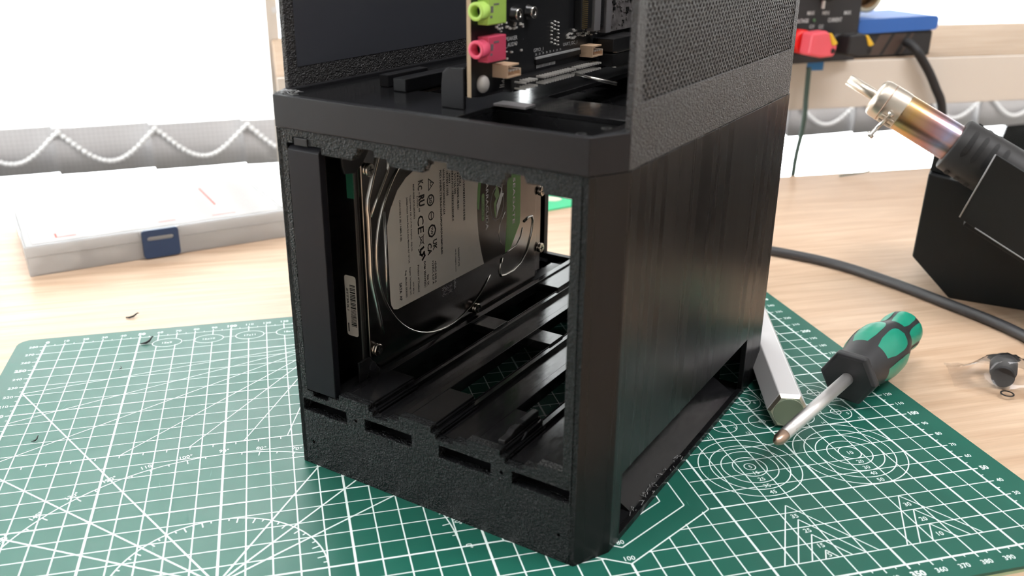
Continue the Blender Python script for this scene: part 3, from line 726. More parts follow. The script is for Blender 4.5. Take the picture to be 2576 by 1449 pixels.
# labels
LB = [(38.0, 68.5), (38.4, 65.8), (39.8, 63.6), (42.4, 62.7), (111.5, 63.0), (109.6, 68.5), (108.2, 73.4), (106.6, 80), (105.9, 87), (105.5, 95.9), (106.2, 103), (107.2, 109), (109, 117), (112, 124), (66, 124), (57, 122.6), (51.4, 120.6), (45.4, 116.4), (40.4, 109.4), (37.6, 102.6)]
lab = flat(LB, 'grey_label', MT['label'], 0.05)
BB = [(105.5, 95.9), (105.9, 87), (106.6, 80), (108.2, 73.4), (109.6, 68.5), (111.5, 63.0), (131.2, 63.1), (132.6, 78.9), (133.2, 124), (112, 124), (109, 117), (107.2, 109), (106.2, 103)]
bb = flat(BB, 'black_label_band', MT['blackband'], 0.045)
gs = flat([(106.7, 105.5), (107.2, 109), (109, 117), (112, 124), (115, 124), (111.6, 116), (109.6, 109), (108.2, 100), (107.4, 92), (106.0, 93), (105.7, 98)], 'green_stripe', MT['green'], 0.09, hd)
gb = flat([(132.9, 124), (132.6, 78.9), (131.2, 63.2), (136.4, 63.9), (141, 69.5), (145.6, 75.2), (146.0, 80), (145.7, 124)], 'green_band', MT['green'], 0.05)
def T(mb, t, v, z0, z1, h, bold=0.012):
    # text running down (towards -z), tops of the letters towards +v; v = centre line of the row
    put_text(mb, t, lambda a, b: (HU + 0.16, b, -a), -(z0 + z1) / 2, v, h, abs(z0 - z1), bold)
tx = MB()
for t, v, a, b, h, bo in (('CAN ICES-3 (B) / NMB-3 (B)', 46.6, 112, 93.4, 1.0, .02), ('Jubilee House Globe Park 3rd Ave Marlow SL7 1EY UK', 51.6, 112, 81.5, .9, .02), ('Tupperware 105 1119 PA Schiphol - Rijk NL', 53.9, 112.4, 86.5, .9, .02),
        ('Seagate Technology LLC', 52.2, 79.6, 66.2, .95, .02), ('HDD Mfg by', 54.2, 71.8, 66, .8, .02), ('MSIP-REM-STX-SKR002', 56.4, 116.7, 101, .95, .02), ('E190397', 58.8, 110.8, 105.4, .95, .02), ('Reg. Model: SKR002', 49.1, 78.9, 66.1, 1.1, .02), ('SATA  AF', 45.1, 74.4, 65.9, 1.6, .035),
        ('Product of Thailand', 58.1, 78.8, 65.8, 1.1, .02), ('DOM: 25NOV2021', 62.9, 79.1, 66.5, 1.3, .03), ('Site: TK', 65.1, 72, 66.6, 1.3, .03), ('+12VDC 0.37 A', 69.1, 77.7, 66, 1.3, .03), ('+5VDC 0.55 A', 71.0, 76.9, 66, 1.3, .03),
        ('PSID: HNE9LYT4KR6U366R3MGR9R5N63MFUB4D', 76.2, 118.8, 78.5, 1.35, .03), ('WWN: 5000C500E36D1634', 78.6, 118.9, 97.3, 1.45, .03), ('0001', 83.1, 115.8, 111.3, 1.3, .03), ('2CV104-300', 87.4, 114.9, 104.9, 1.4, .03), ('ZTT3R2L1', 91.6, 117, 108, 1.5, .03), ('verify.seagate.com', 87.3, 78.2, 66.5, .9, .02), ('20000677747S', 89.7, 78.1, 68.4, 1.1, .03)):
    T(tx, t, v, a, b, h, bo)
T(tx, 'CE', 60.8, 101.4, 93.1, 4.4, .012); T(tx, 'UK', 71.0, 87.4, 82.3, 3.0, .03); T(tx, 'CA', 66.9, 86.6, 81.0, 3.0, .03); T(tx, 'K', 61.6, 117.3, 115.2, 3.6, .03); T(tx, 'C', 61.0, 115.1, 113, 3.0, .03)
T(tx, 'RU', 61.9, 110.6, 105.4, 4.0, .05); T(tx, 'c', 60.5, 112.2, 111.1, 1.2, .03); T(tx, 'us', 60.3, 104.9, 103.2, 1.4, .03)
T(tx, '20', 68.4, 108.2, 105, 2.0, .03); T(tx, 'TUV', 68.9, 93.8, 90.2, 1.6, .03)
def ringp(v, z, ro, ri, n=24, d=0.16):
    vs = []; 
    for i in range(n):
        a = 2 * math.pi * i / n
        vs += [(HU + d, v + ro * math.cos(a), z + ro * math.sin(a)), (HU + d, v + ri * math.cos(a), z + ri * math.sin(a))]
    tx.add(vs, [(2 * i, (2 * i + 2) % (2 * n), (2 * i + 3) % (2 * n), 2 * i + 1) for i in range(n)])
ringp(68.4, 106.6, 2.75, 2.0); ringp(68.9, 92, 3.2, 2.3, 8); ringp(68.6, 99.2, 2.1, 1.6)
def stroke(pts, w, mb=None, d=0.16):
    mb = mb or tx
    for (a, b), (c, e) in zip(pts, pts[1:]):
        dx, dy = c - a, e - b; l = math.hypot(dx, dy) or 1; nx, ny = -dy / l * w / 2, dx / l * w / 2; ex, ey = dx / l * w / 2, dy / l * w / 2
        mb.add([(HU + d, a + nx - ex, b + ny - ey), (HU + d, a - nx - ex, b - ny - ey), (HU + d, c - nx + ex, e - ny + ey), (HU + d, c + nx + ex, e + ny + ey)], [(0, 1, 2, 3)])
stroke([(68.6, 97.4), (68.6, 101)], .5)
stroke([(67.2, 116.6), (67.2, 111.4), (70.9, 114), (67.2, 116.6)], .5); stroke([(68.4, 115), (69.2, 114.5), (68.4, 113.8), (69, 113)], .4)
stroke([(59.4, 92), (62.8, 87.4)], .3); stroke([(62.8, 92), (59.4, 87.4)], .3); stroke([(60.2, 88.6), (60.2, 91), (62.3, 91.4), (62.3, 88.2), (60.2, 88.6)], .3)
stroke([(62.2, 86), (60.2, 85.4), (59.8, 83.4), (61.2, 82.4), (62.6, 83.6), (63.0, 81.8), (61.4, 80.4)], 1.1); stroke([(58.6, 86), (59.6, 84)], .5)
tx.build('label_text', MT['ink'], lab)
bc = MB()
rb = random.Random(3)
def bars(v, w, z0, z1, d=0.16, mb=bc):
    z = z0
    while z > z1:
        t = rb.choice((.18, .18, .35, .5)); 
        mb.add([(HU + d, v - w / 2, z), (HU + d, v + w / 2, z), (HU + d, v + w / 2, max(z1, z - t)), (HU + d, v - w / 2, max(z1, z - t))], [(0, 3, 2, 1)])
        z -= t + rb.choice((.18, .22, .4))
for v, a, b in ((81.3, 117.2, 105.6), (85.4, 117, 92.2), (89.7, 116.5, 96.7), (94.6, 113, 90.1)): bars(v, 1.5, a, b)
bc.build('barcodes', MT['ink'], lab)
wt = MB(); HUs = HU
T(wt, 'BARRACUDA', 114.4, 106.4, 80.3, 2.1, .02); wt.build('white_text', MT['whiteink'], bb)
gt = MB(); T(gt, 'SEAGATE', 139.5, 101.4, 76.7, 2.2, .012); gt.build('white_text', MT['whiteink'], gb)
pl = flat(rrect(109.6, 85.6, 111.9, 99.6, 1.1), 'green_pill', MT['palegreen'], 0.12, bb)
pt = MB(); T(pt, 'COMPUTE', 110.75, 97.6, 87.8, 1.2, .02); pt.build('pill_text', MT['ink'], pl)
# fish emblem: ring, green head, white swoosh
em = MB(); n = 40; ce = (123.6, 91.5)
for (ro, ri) in ((1.0, 0.93),):
    vs = []
    for i in range(n + 1):
        a = 2 * math.pi * i / n
        for q in (ro, ri): vs.append((HU + 0.12, ce[0] + 6.2 * q * math.cos(a), ce[1] + 9.0 * q * math.sin(a)))
    em.add(vs, [(2 * i, 2 * i + 2, 2 * i + 3, 2 * i + 1) for i in range(n)])
em.build('emblem_ring', MT['bargrey'], bb)
flat([(122.6, 101.5), (124.6, 99), (125.6, 95.0), (123.4, 93.0), (122.2, 90.2), (122.6, 86.8), (121.8, 84.2), (120.8, 88.5), (120.6, 92), (122.4, 94.2), (120.8, 96.8), (122.0, 98.6)], 'emblem_head', MT['palegreen'], 0.12, bb)
flat([(128.2, 100.5), (127.8, 96), (129.8, 95.2), (128.0, 93.4), (126.6, 90.5), (124.4, 87.0), (122.8, 83.9), (123.2, 87.6), (123.0, 90.6), (125.0, 93.6), (126.8, 96.6)], 'emblem_swoosh', MT['whiteink'], 0.13, bb)
# dotted etching beside the label
de = MB()
for i in range(15):
    for j in range(9):
        if rb.random() < 0.55: v, z = 76 + i * 0.55, 61.6 - j * 0.55; de.add([(HU + 0.05, v, z), (HU + 0.05, v + .25, z), (HU + 0.05, v + .25, z - .25), (HU + 0.05, v, z - .25)], [(0, 3, 2, 1)])
put_text(de, 'UNA', lambda a, b: (HU + 0.05, b, -a), -60.2, 86.4, 1.6, 4.5, 0.0)
o = de.build('etched_dots', MT['silk'], hd); o['kind'] = 'stuff'
for v, z in ((25.4, 50.2), (25.4, 130.0), (101.9, 42.4), (166.3, 55.8), (166.3, 88.0)):
    u0 = -114.0 if v < 160 else -115.2
    sw = MB().lathe([(0, 2.1), (0.9, 2.1), (0.9, 2.65), (1.5, 2.65), (1.5, 2.3), (1.9, 2.3), (1.9, 2.75), (2.7, 2.75), (3.1, 2.4)], (u0, v, z), (1, 0, 0), 20).build('screw', MT['chrome'], hd)
    MB().box((u0 + 3.0, v - 1.5, z - 0.35), (u0 + 3.16, v + 1.5, z + 0.35)).box((u0 + 3.0, v - 0.35, z - 1.5), (u0 + 3.15, v + 0.35, z + 1.5)).build('cross_recess', MT['dark'], sw)
vs, fs = shape([rrect(-125.1, 55.7, -118.9, 83.6, 1.2)], 0.1)
st = MB().add([(x, 21.5 + h, z) for x, z, h in vs], fs).build('serial_sticker', MT['label'], hd)
sx = MB(); z = 79.5
while z > 60:
    t = rb.choice((.25, .25, .45, .7)); sx.box((-122.4, 21.40, z - t), (-119.4, 21.44, z)); z -= t + rb.choice((.25, .3, .5))
put_text(sx, 'ZTT3R2L1', lambda a, b: (b, 21.41, -a), -72.6, -123.8, 1.0, 10.5, .03); sx.box((-124.4, 21.40, 57.4), (-123.8, 21.44, 61.5))
sx.build('sticker_print', MT['ink'], st)
MB().box((-120.5, 21.1, 118), (-117, 21.5, 137)).build('green_board_edge', MT['greenpcb'], hd)

# ------------------------------------------------------------------ motherboard (board face at u = -60, facing +u)
mbd = thing('motherboard', 'black motherboard with lime and pink audio jacks, upright above the drive bay', 'motherboard', CO, CA)
MB().box((-61.5, 22.9, 164.5), (-60, 192, 256)).build('circuit_board', MT['pcb'], mbd)
MB().box((-61.6, 22.55, 164.5), (-59.98, 22.88, 256)).build('laminate_edge', MT['pcbedge'], mbd)
for cname, z0, lb in (('pink', 176.5, 'pink audio jack'), ('lime', 189.4, 'lime green audio jack')):
    j = MB().box((-60, 26.8, z0), (-55.3, 38.6, z0 + 9.0)).build('audio_jack', MT[cname], mbd, 0.35); j['label'] = lb
    zc = z0 + 4.9
    MB().lathe([(0, 3.2), (4.6, 3.2), (4.6, 3.2)], (-57.7, 27.0, zc), (0, -1, 0), 28, cap=False).lathe([(4.6, 3.2), (4.75, 3.05), (4.75, 2.1), (4.6, 1.95), (0.6, 1.95)], (-57.7, 27.0, zc), (0, -1, 0), 28, cap=False).build('jack_ring', MT[cname], j)
    MB().lathe([(0, 1.95), (0.3, 1.95), (0.35, 1.9)], (-57.7, 26.7, zc), (0, -1, 0), 20).build('jack_hole', MT['dark'], j)
    MB().sphere((-57.7, 25.9, zc), 0.35).build('jack_contact', MT['pin'], j)
    MB().box((-55.32, 28.3, z0 + 4.2), (-55.2, 29.8, z0 + 6.4)).box((-55.32, 30.2, z0 + 6.6), (-55.2, 33.5, z0 + 7.2)).box((-55.32, 28.0, z0 + 2.4), (-55.2, 29.2, z0 + 3.2)).build('jack_slots', MT['bargrey'], j)
for v0, v1, z0, u1 in ((36.4, 46, 170.0, -53.4), (104.2, 113.8, 169.9, -53.8)):
    t = 0.7; h = MB()
    h.box((-60, v0, z0), (u1, v0 + t, z0 + 4.8)); h.box((-60, v0 + t, z0), (u1, v1, z0 + t)); h.box((-60, v1 - t, z0 + t), (u1, v1, z0 + 2.8)); h.box((-60, v0 + t, z0 + 4.8 - t), (u1, v1 - 1.5, z0 + 4.8)); h.box((-60, v0 + t, z0 + t), (-57.2, v1 - t, z0 + 4.8 - t))
    h = h.build('fan_header', MT['cream'], mbd, 0.12)
    for k in range(4): MB().box((-57.3, v0 + 1.6 + 2.1 * k, z0 + 2.3), (u1 + 0.3, v0 + 2.1 + 2.1 * k, z0 + 2.9)).build('header_pin', MT['pin'], h)
for v in (50.4, 61.2):
    c = MB().lathe([(0, 2.75), (0.3, 2.75), (0.35, 2.3), (2.4, 2.3)], (-60, v, 191.3), (1, 0, 0), 20).build('screw_post', MT['inner'], mbd)
    MB().lathe([(0, 2.2), (0.7, 2.2), (0.75, 2.1), (0.75, 0.95), (0.2, 0.9)], (-57.6, v, 191.3), (1, 0, 0), 20, cap=False).build('steel_nut', MT['ridge'], c)
MB().sphere((-59.0, 28.8, 168.6), 2.9, 14, 10, (0.75, 1, 1.1)).build('white_standoff', MT['nub'], mbd)
sol = MB()
for i in range(3):
    for k in range(7):
        if rb.random() < 0.88:
            v, z = 79 + i * 2.6 + rb.uniform(-.3, .3), 185.6 - k * 1.45 + (0.6 if i % 2 else 0); sol.lathe([(0, .42), (0.8, .3), (1.1, .08)], (-60, v, z), (1, 0, 0), 7)
for k in range(40):
    v, z = rb.uniform(38, 58), rb.choice((rb.uniform(185.6, 189), rb.uniform(175, 181)))
    if v < 40 and z < 186: continue
    sol.box((-60, v, z), (-59.4, v + rb.uniform(.5, 1.3), z + rb.uniform(.35, .7)))
for k in range(9): sol.box((-60, 41 + rb.uniform(0, 3), 165.5 + k * 0.7), (-59.5, 44.6, 165.8 + k * 0.7))
for k in range(70):
    v, z = rb.uniform(90, 128), rb.uniform(177.8, 181.5); sol.box((-60, v, z), (-59.2, v + rb.uniform(.4, 1.2), z + rb.uniform(.3, .7)))
o = sol.build('solder_parts', MT['pin'], mbd); o['kind'] = 'stuff'
fb = MB().box((-60, 66.5, 171.2), (-59.0, 103.4, 173.0)).build('ribbon_socket', MT['inner'], mbd)
ct = MB()
for k in range(44): ct.box((-59.9, 66.8 + k * .83, 173.0), (-59.2, 67.2 + k * .83, 173.8))
for k in range(14): ct.box((-59.9, 68 + k * 1.1, 169.4), (-59.6, 68.3 + k * 1.1, 170.6))
o = ct.build('socket_contacts', MT['silk'], fb); o['kind'] = 'stuff'
ph = MB().box((-60, 44, 163.6), (-56.5, 130, 168.4)).build('pin_header', MT['inner'], mbd, 0.2)
pp = MB()
for k in range(30):
    v = 50 + 2.05 * k
    if k in (4, 5, 19): continue
    for zz in (166.9, 164.6): pp.box((-56.5, v, zz), (-52.5, v + .75, zz + .7))
for zz in (166.9, 164.6): pp.box((-59, 46.2, zz), (-51.5, 46.9, zz + .6))
o = pp.build('header_pins', MT['pin'], ph); o['kind'] = 'stuff'
# memory sockets, metal bars, card, stacked ports
ms = MB().box((-60, 98.6, 181.6), (-56.8, 108.2, 254)).build('memory_socket', MT['inner'], mbd, 0.2)
gc = MB()
for k in range(62): gc.box((-56.9, 99.4, 182 + k * .8), (-56.6, 104.0, 182.4 + k * .8))
o = gc.build('gold_contacts', MT['gold'], ms); o['kind'] = 'stuff'
MB().box((-60, 109.3, 180), (-56.0, 114.9, 254)).build('socket_bar', MT['bargrey'], mbd, 0.3)
ms2 = MB().box((-60, 115.2, 181.2), (-57.5, 120.8, 254)).build('memory_socket', MT['inner'], mbd, 0.2)
MB().box((-60, 121.2, 178.2), (-56.5, 126.2, 254)).build('socket_bar', MT['bargrey'], mbd, 0.3)
cd = MB().box((-60, 126.6, 178), (-58.4, 153, 254)).build('wireless_card', MT['card'], mbd, 0.2)
ch = MB()
for k in range(46):
    v, z = rb.uniform(127, 151), rb.uniform(178.5, 198); ch.box((-58.4, v, z), (-57.8 - rb.random() * .3, v + rb.uniform(.5, 2.2), z + rb.uniform(.4, 1.6)))
o = ch.build('card_chips', MT['card'], cd); o['kind'] = 'stuff'
ck = MB()
for k in range(14):
    v, z = rb.uniform(127, 151), rb.uniform(178.5, 200); ck.box((-58.4, v, z), (-57.7, v + rb.uniform(.8, 2.6), z + rb.uniform(.8, 2.2)))
o = ck.build('card_dark_chips', MT['dark'], cd); o['kind'] = 'stuff'
for k, z in enumerate((171.2, 164.9)):
    pt_ = MB().box((-60, 116, z), (-50.0, 146, z + 5.4)).build('stacked_port', MT['inner'], mbd, 0.3)
    MB().box((-51.5, 119, z - 0.55), (-49.6, 133, z - 0.05)).build('port_shell', MT['ridge'], pt_)
MB().tube([(-50.5, 83.0, 166.0), (-34.0, 88.0, 163.0)], 0.75, 8).build('metal_lever', MT['ridge'], mbd)
MB().box((-58, 34, 160.2), (-44, 41, 161.0)).build('foam_pad', MT['bargrey'], mbd)
mtx = MB()
def BT(t, v0, v1, z, h): put_text(mtx, t, lambda a, b: (-59.95, a, b), (v0 + v1) / 2, z, h, v1 - v0, 0.0)
BT('SPEAKER', 44.2, 53.7, 182.7, 1.5); BT('F_AUDIO', 44.8, 53.8, 180.5, 1.5); BT('GPIO_1', 65.9, 73.4, 176.5, 1.4); BT('UART_I2C_1', 89.5, 101.6, 176.4, 1.3); BT('2 2 2 3 2 1 2 2', 67, 88, 174.8, .7)
mtx.build('silkscreen_text', MT['silk'], mbd)

# ------------------------------------------------------------------ clear organiser box
BA = math.atan2(46, 161)
ob = thing('organiser_box', 'clear plastic organiser box with navy latch behind the cutting mat', 'storage box', (-33, 406, DZ), BA)
L_, D_, H_ = 178.0, 112.0, 21.0
def shell(mb, x0, y0, x1, y1, z0, z1, t, floor=True, top=False):
    mb.box((x0, y0, z0), (x1, y0 + t, z1)); mb.box((x0, y1 - t, z0), (x1, y1, z1)); mb.box((x0, y0 + t, z0), (x0 + t, y1 - t, z1)); mb.box((x1 - t, y0 + t, z0), (x1, y1 - t, z1))
    if floor: mb.box((x0 + t, y0 + t, z0), (x1 - t, y1 - t, z0 + t))
    if top: mb.box((x0 + t, y0 + t, z1 - t), (x1 - t, y1 - t, z1))
    return mb
shell(MB(), 0, 0, L_, D_, 0, 13.5, 1.2).build('box_tray', MT['clear'], ob, 0.5)
shell(MB(), -0.8, -0.8, L_ + 0.8, D_ + 0.8, 13.6, H_, 1.2, False, True).build('box_lid', MT['clear'], ob, 0.6)
for x in (38, 75, 112, 149): MB().box((x, 1.3, 1.3), (x + 0.9, D_ - 1.3, 13)).build('divider', MT['clear'], ob)
MB().box((1.3, 56, 1.3), (L_ - 1.3, 56.9, 13)).build('divider', MT['clear'], ob)
vs, fs = shape([rrect(73, 1.0, 98, 21.5, 2.2), rrect(76.5, 13.2, 94.5, 16.6, 1.6)], 2.2)
MB().add([(x, -2.0 + h, z) for x, z, h in vs], fs).build('latch', MT['blue'], ob, 0.4, 2, True)
MB().box((71.5, -1.5, 17.5), (99.5, 0.5, 21.4)).build('latch_hinge', MT['clear'], ob, 0.4)
MB().box((5, 5, H_ + 0.05), (173, 107, H_ + 0.3)).build('lid_card', MT['paper'], ob)  # label card, widened so its white also paints the glare on the lid
rl = MB()
for x0, y0, x1, y1 in ((20, 12, 21.2, 22), (20, 12, 33, 13), (88, 14, 100, 15), (134, 40, 135.4, 92), (126, 12, 143, 13)): rl.box((x0, y0, H_ + .31), (x1, y1, H_ + .36))
rl.build('red_card_lines', MT['redink'], ob)
rb2 = random.Random(11)
spots = [(random.uniform(5, 34), random.uniform(4, 24)) for _ in range(9)] + [(random.uniform(42, 72), random.uniform(4, 24)) for _ in range(5)] + [(random.uniform(116, 147), random.uniform(4, 26)) for _ in range(8)] + [(random.uniform(152, 172), random.uniform(4, 26)) for _ in range(6)]
sp0 = None
cb, sb = math.cos(BA), math.sin(BA)
used = []
for i, (x, y) in enumerate(spots):
    for _ in range(60):
        if all(math.hypot(x - a, y - b) > 8.2 for a, b in used): break
        lo, hi = [(5, 34), (42, 71), (117, 144), (154, 173)][0 if i < 9 else 1 if i < 14 else 2 if i < 22 else 3]
        x, y = rb2.uniform(lo, hi), rb2.uniform(5.5, 50)
    used.append((x, y))
    wx, wy = -33 + x * cb - y * sb, 406 + x * sb + y * cb
    if sp0 is None:
        s = MB().lathe([(0, 3.7), (0, 3.9), (5.5, 3.9), (5.5, 1.7), (0, 1.7)], (0, 0, 0), (0, 0, 1), 16).build('nylon_spacer', MT['bead']); sp0 = s
    else:
        s = sp0.copy(); COL.objects.link(s)
    s.location = (wx * MM, wy * MM, (DZ + 1.35) * MM); s.rotation_euler = (0, 0, rb2.uniform(0, 3))
    tag(s, 'small milky nylon spacer inside the clear organiser box', 'spacer', 'nylon spacers in the organiser box')

# ------------------------------------------------------------------ screwdriver
sd = thing('screwdriver', 'screwdriver with black and green handle lying across the mat edge', 'screwdriver', (332.9, 69.3, 14.95), math.atan2(92.7, 130.7))
hp = [(84, 9.5), (86, 10.6), (92, 11.4), (100, 12.6), (108, 13.9), (116, 14.6), (124, 14.5), (131, 13.2), (137, 11.4), (142, 10.6), (147, 10.7), (152, 11.2), (157, 10.7), (160.5, 9.0), (162.4, 6.2), (163, 3.0)]
MB().lathe([(7.5, 2.9), (80, 3.1)], (0, 0, 0), (1, 0, 0), 20).build('shaft', MT['shaft'], sd)
MB().lathe([(0, 0.7), (1.2, 1.7), (4, 2.7), (16, 2.92)], (-1, 0, 0), (1, 0, 0), 16).build('shaft_tip', MT['tip'], sd)
fl_ = MB()
for a in range(4):
    ca, sa = math.cos(R(45 + 90 * a)), math.sin(R(45 + 90 * a))
    fl_.add([(-1.2, 0, 0), (3.5, 0.25 * -sa, 0.25 * ca), (3.5, 2.95 * ca, 2.95 * sa), (0.2, 1.3 * ca, 1.3 * sa), (3.5, 0.25 * sa, -0.25 * ca)], [(0, 1, 2, 3), (0, 3, 2, 4)])
fl_.build('tip_flutes', MT['tip'], sd)
hx = []
MB().lathe([(78.6, 12.2), (79.6, 14.2), (83.4, 14.4), (85.0, 12.6), (86, 10.4)], (0, 0, 0), (1, 0, 0), 6, smooth=False, ref=(0, 0.5, 0.866)).build('hex_collar', MT['handle'], sd, 0.8, 3)
MB().lathe(hp, (0, 0, 0), (1, 0, 0), 48).build('handle', MT['handle'], sd)
def rad(t):
    for (a, ra), (b, rb_) in zip(hp, hp[1:]):
        if a <= t <= b: return ra + (rb_ - ra) * (t - a) / (b - a)
    return hp[-1][1]
# teal inlays wrapped on the handle: rounded patches
def patch(s0, s1, a0, wang, name, off=0.22, taper=0.25):
    n, m = 12, 10; vs = []; fs = []
    for i in range(n + 1):
        t = i / n; s = s0 + (s1 - s0) * t
        # half width: flat at the shaft end, rounded at the far end
        hw = wang * (1 - taper * (1 - t)) * math.sqrt(max(0.0, 1 - max(0, (t - 0.55) / 0.45) ** 2.2)) * (0.78 + 0.22 * min(1, t / 0.25))
        for j in range(m + 1):
            a = a0 + hw * (2 * j / m - 1); r = rad(s) + off * min(1, 4 * t, 4 * (1 - t) + 0.15)
            vs.append((s, r * math.cos(a), r * math.sin(a)))
    for i in range(n):
        for j in range(m):
            k = i * (m + 1) + j; fs.append((k, k + 1, k + m + 2, k + m + 1))
    MB().add(vs, fs, True).build(name, MT['teal'], sd)
for k in range(6):
    patch(101, 129, R(12 + 60 * k), R(25), 'grip_inlay', taper=0.1); patch(139, 160.8, R(42 + 60 * k), R(24), 'grip_inlay', taper=0.0)

# ------------------------------------------------------------------ hexagonal metal driver pen
pa = math.atan2(79, 28)
pen = thing('hexagonal_pen', 'silver hexagonal metal pen lying beside the case corner', 'pen', (358.2, 101.5, 8.6), pa)
MB().lathe([(1.5, 9.4), (2.2, 9.9), (148, 9.9), (149, 9.2)], (0, 0, 0), (1, 0, 0), 6, smooth=False, ref=(0, 0.5, 0.8660254)).build('hex_barrel', MT['alu'], pen, 0.4, 2)
MB().lathe([(0, 8.3), (0.0, 8.35), (1.5, 9.75)], (0, 0, 0), (1, 0, 0), 6, smooth=False, ref=(0, 0.5, 0.8660254)).build('end_ring', MT['champagne'], pen, 0.2)
MB().lathe([(-0.25, 6.9), (0.02, 7.1)], (0, 0, 0), (1, 0, 0), 30, smooth=False).build('end_cap', MT['capend'], pen)

# ------------------------------------------------------------------ hot-air station, gun
SA = math.atan2(-0.663, 0.749); S0 = (550, 231, DZ)
stn = thing('rework_station', 'black steel hot-air station holding the heat gun at the right', 'rework station', S0, SA)
dz = -DZ
MB().prism([(-25, 77 + dz), (-26, 21.5 + dz), (0, 0), (118, 0), (118, 55 + dz), (8.6, 71.7 + dz)], 0, 90, lambda a, b, h: (a, h, b)).build('station_body', MT['station'], stn, 0.8)
MB().prism([(-23.5, 90 + dz), (-24.8, 78 + dz), (-12, 74.5 + dz), (-10, 84 + dz)], 6, 60, lambda a, b, h: (a, h, b)).build('cradle_back', MT['station'], stn, 0.6)
pl_ = [(9.5, 103 + dz), (-2.6, 64.2 + dz), (1.5, 61.6 + dz), (118, 1 + dz), (118, 47 + dz)]
MB().prism(pl_, -46, -43, lambda a, b, h: (a, h, b)).build('cradle_plate', MT['station'], stn, 0.35)
MB().prism([(1.5, 61.6 + dz), (118, 1 + dz), (118, -1.4 + dz), (0, 59 + dz)], -43, -0.05, lambda a, b, h: (a, h, b)).build('cradle_floor', MT['station'], stn, 0.3)
MB().tube([(9.4, -46.1, 103 + dz), (-2.6, -46.1, 64.4 + dz)], 0.45, 6).build('edge_highlight', MT['edge'], stn)  # highlight along the plate edge, painted in as a pale tube
MB().tube([(6.5, -46.1, 59.2 + dz), (118, -46.1, 1.2 + dz)], 0.45, 6).build('edge_highlight', MT['edge'], stn)

gd = Vector((0.892, 0, -0.452)); 
gun = thing('hot_air_gun', 'hot-air gun with heat-tinted steel tube resting in the station', 'hot-air gun', (550, 231, DZ), SA)
GT = bpy.data.objects.new('gun_axis', None); 
gm = Matrix.Translation(Vector((-77.9, -22, 134.5 + dz)) * MM) @ Matrix(((0.892, 0, 0.452, 0), (0, 1, 0, 0), (-0.452, 0, 0.892, 0), (0, 0, 0, 1)))
gun.matrix_world = Matrix.Translation(Vector(S0) * MM) @ Matrix.Rotation(SA, 4, 'Z') @ gm
bpy.data.objects.remove(GT)
MB().lathe([(0, 2.6), (0, 3.3), (19, 3.4)], (0, 0, 0), (1, 0, 0), 20, cap=False).lathe([(19, 2.5), (0, 2.6)], (0, 0, 0), (1, 0, 0), 20, cap=False).build('nozzle_pipe', MT['steel'], gun)
MB().lathe([(18, 3.4), (18.3, 8.6), (19.6, 10.8), (22, 11.7), (35, 11.7), (37.2, 11.5)], (0, 0, 0), (1, 0, 0), 40, cap=False).build('nozzle_cap', MT['steel'], gun)
MB().lathe([(37.2, 11.2), (38, 11.4), (76, 11.4)], (0, 0, 0), (1, 0, 0), 40, cap=False).build('steel_tube', MT['heat'], gun)
MB().lathe([(26.2, 11.75), (26.2, 11.95), (26.9, 11.95), (26.9, 11.75)], (0, 0, 0), (1, 0, 0), 40, cap=False).build('clamp_seam', MT['tip'], gun)
MB().box((28, -15.5, -4.8), (36.5, -11.2, -3.8)).box((28, -14.5, -8.6), (36.5, -10, -7.6)).build('clamp_tabs', MT['steel'], gun, 0.3)
MB().lathe([(-14, 2.4), (-12.2, 2.4), (-12.2, 1.3), (3.2, 1.3), (3.2, 2.1), (5.0, 2.1)], (32, -14.2, -5.4), (0.15, -0.1, 1), 14).build('clamp_screw', MT['ridge'], gun)
gsl = MB().lathe([(72, 13.0), (71.6, 15.2), (72.6, 16.4), (90, 16.8), (120, 17.0), (150, 16.2), (172, 15.5)], (0, 0, 0), (1, 0, 0), 48).build('vented_sleeve', MT['gunsleeve'], gun)
for k in range(4):
    for c_, ln in ((152, 32), (240, 13), (72, 13)):
        n = 12; vs = []; s0 = 78.5 + k * 6.6; w_ = 1.45
        for i in range(n + 1):
            a = R(c_ - ln + 2 * ln * i / n); e_ = w_ * math.sqrt(max(0.0, 1 - (abs(2 * i / n - 1)) ** 6))
            for sg in (-1, 1): vs.append((s0 + sg * max(e_, 0.05) + 0.0, 17.05 * math.cos(a), 17.05 * math.sin(a)))
        MB().add(vs, [(2 * i, 2 * i + 1, 2 * i + 3, 2 * i + 2) for i in range(n)]).build('vent_slot', MT['dark'], gsl)

# ------------------------------------------------------------------ cables
def spline(pts, n=10):
    P = [Vector(p) for p in pts]; P = [P[0] * 2 - P[1]] + P + [P[-1] * 2 - P[-2]]; out = []
    for i in range(1, len(P) - 2):
        for k in range(n):
            t = k / n; a, b, c, d = P[i - 1:i + 3]
            out.append(0.5 * ((2 * b) + (c - a) * t + (2 * a - 5 * b + 4 * c - d) * t * t + (3 * b - a - 3 * c + d) * t ** 3))
    out.append(P[-2]); return [tuple(p) for p in out]
def cable(name, pts, r, mat, label, n=10):
    o = MB().tube(spline(pts, n), r, 12).build(name, mat); tag(o, label, 'cable'); return o
cz = DZ + 3.4
cable('power_cable', [(395, 395, cz), (440, 368, cz), (479, 333, cz), (508, 298, cz), (526, 255, cz), (538, 213, cz), (545, 186, cz), (548, 160, cz), (546, 120, cz)], 3.35, MT['cable'], 'thick black cable curving over the desk in front of the station')
cable('thin_wire', [(655, 521, DZ + .8), (683, 520.5, 0.6), (697.5, 520, 6.6), (712.4, 520, 9.2), (734.7, 520, 8.4), (753.5, 520, 4.2), (775, 520, DZ + .8)], 0.75, MT['greencable'], 'thin dark wire arching up near the far desk edge')
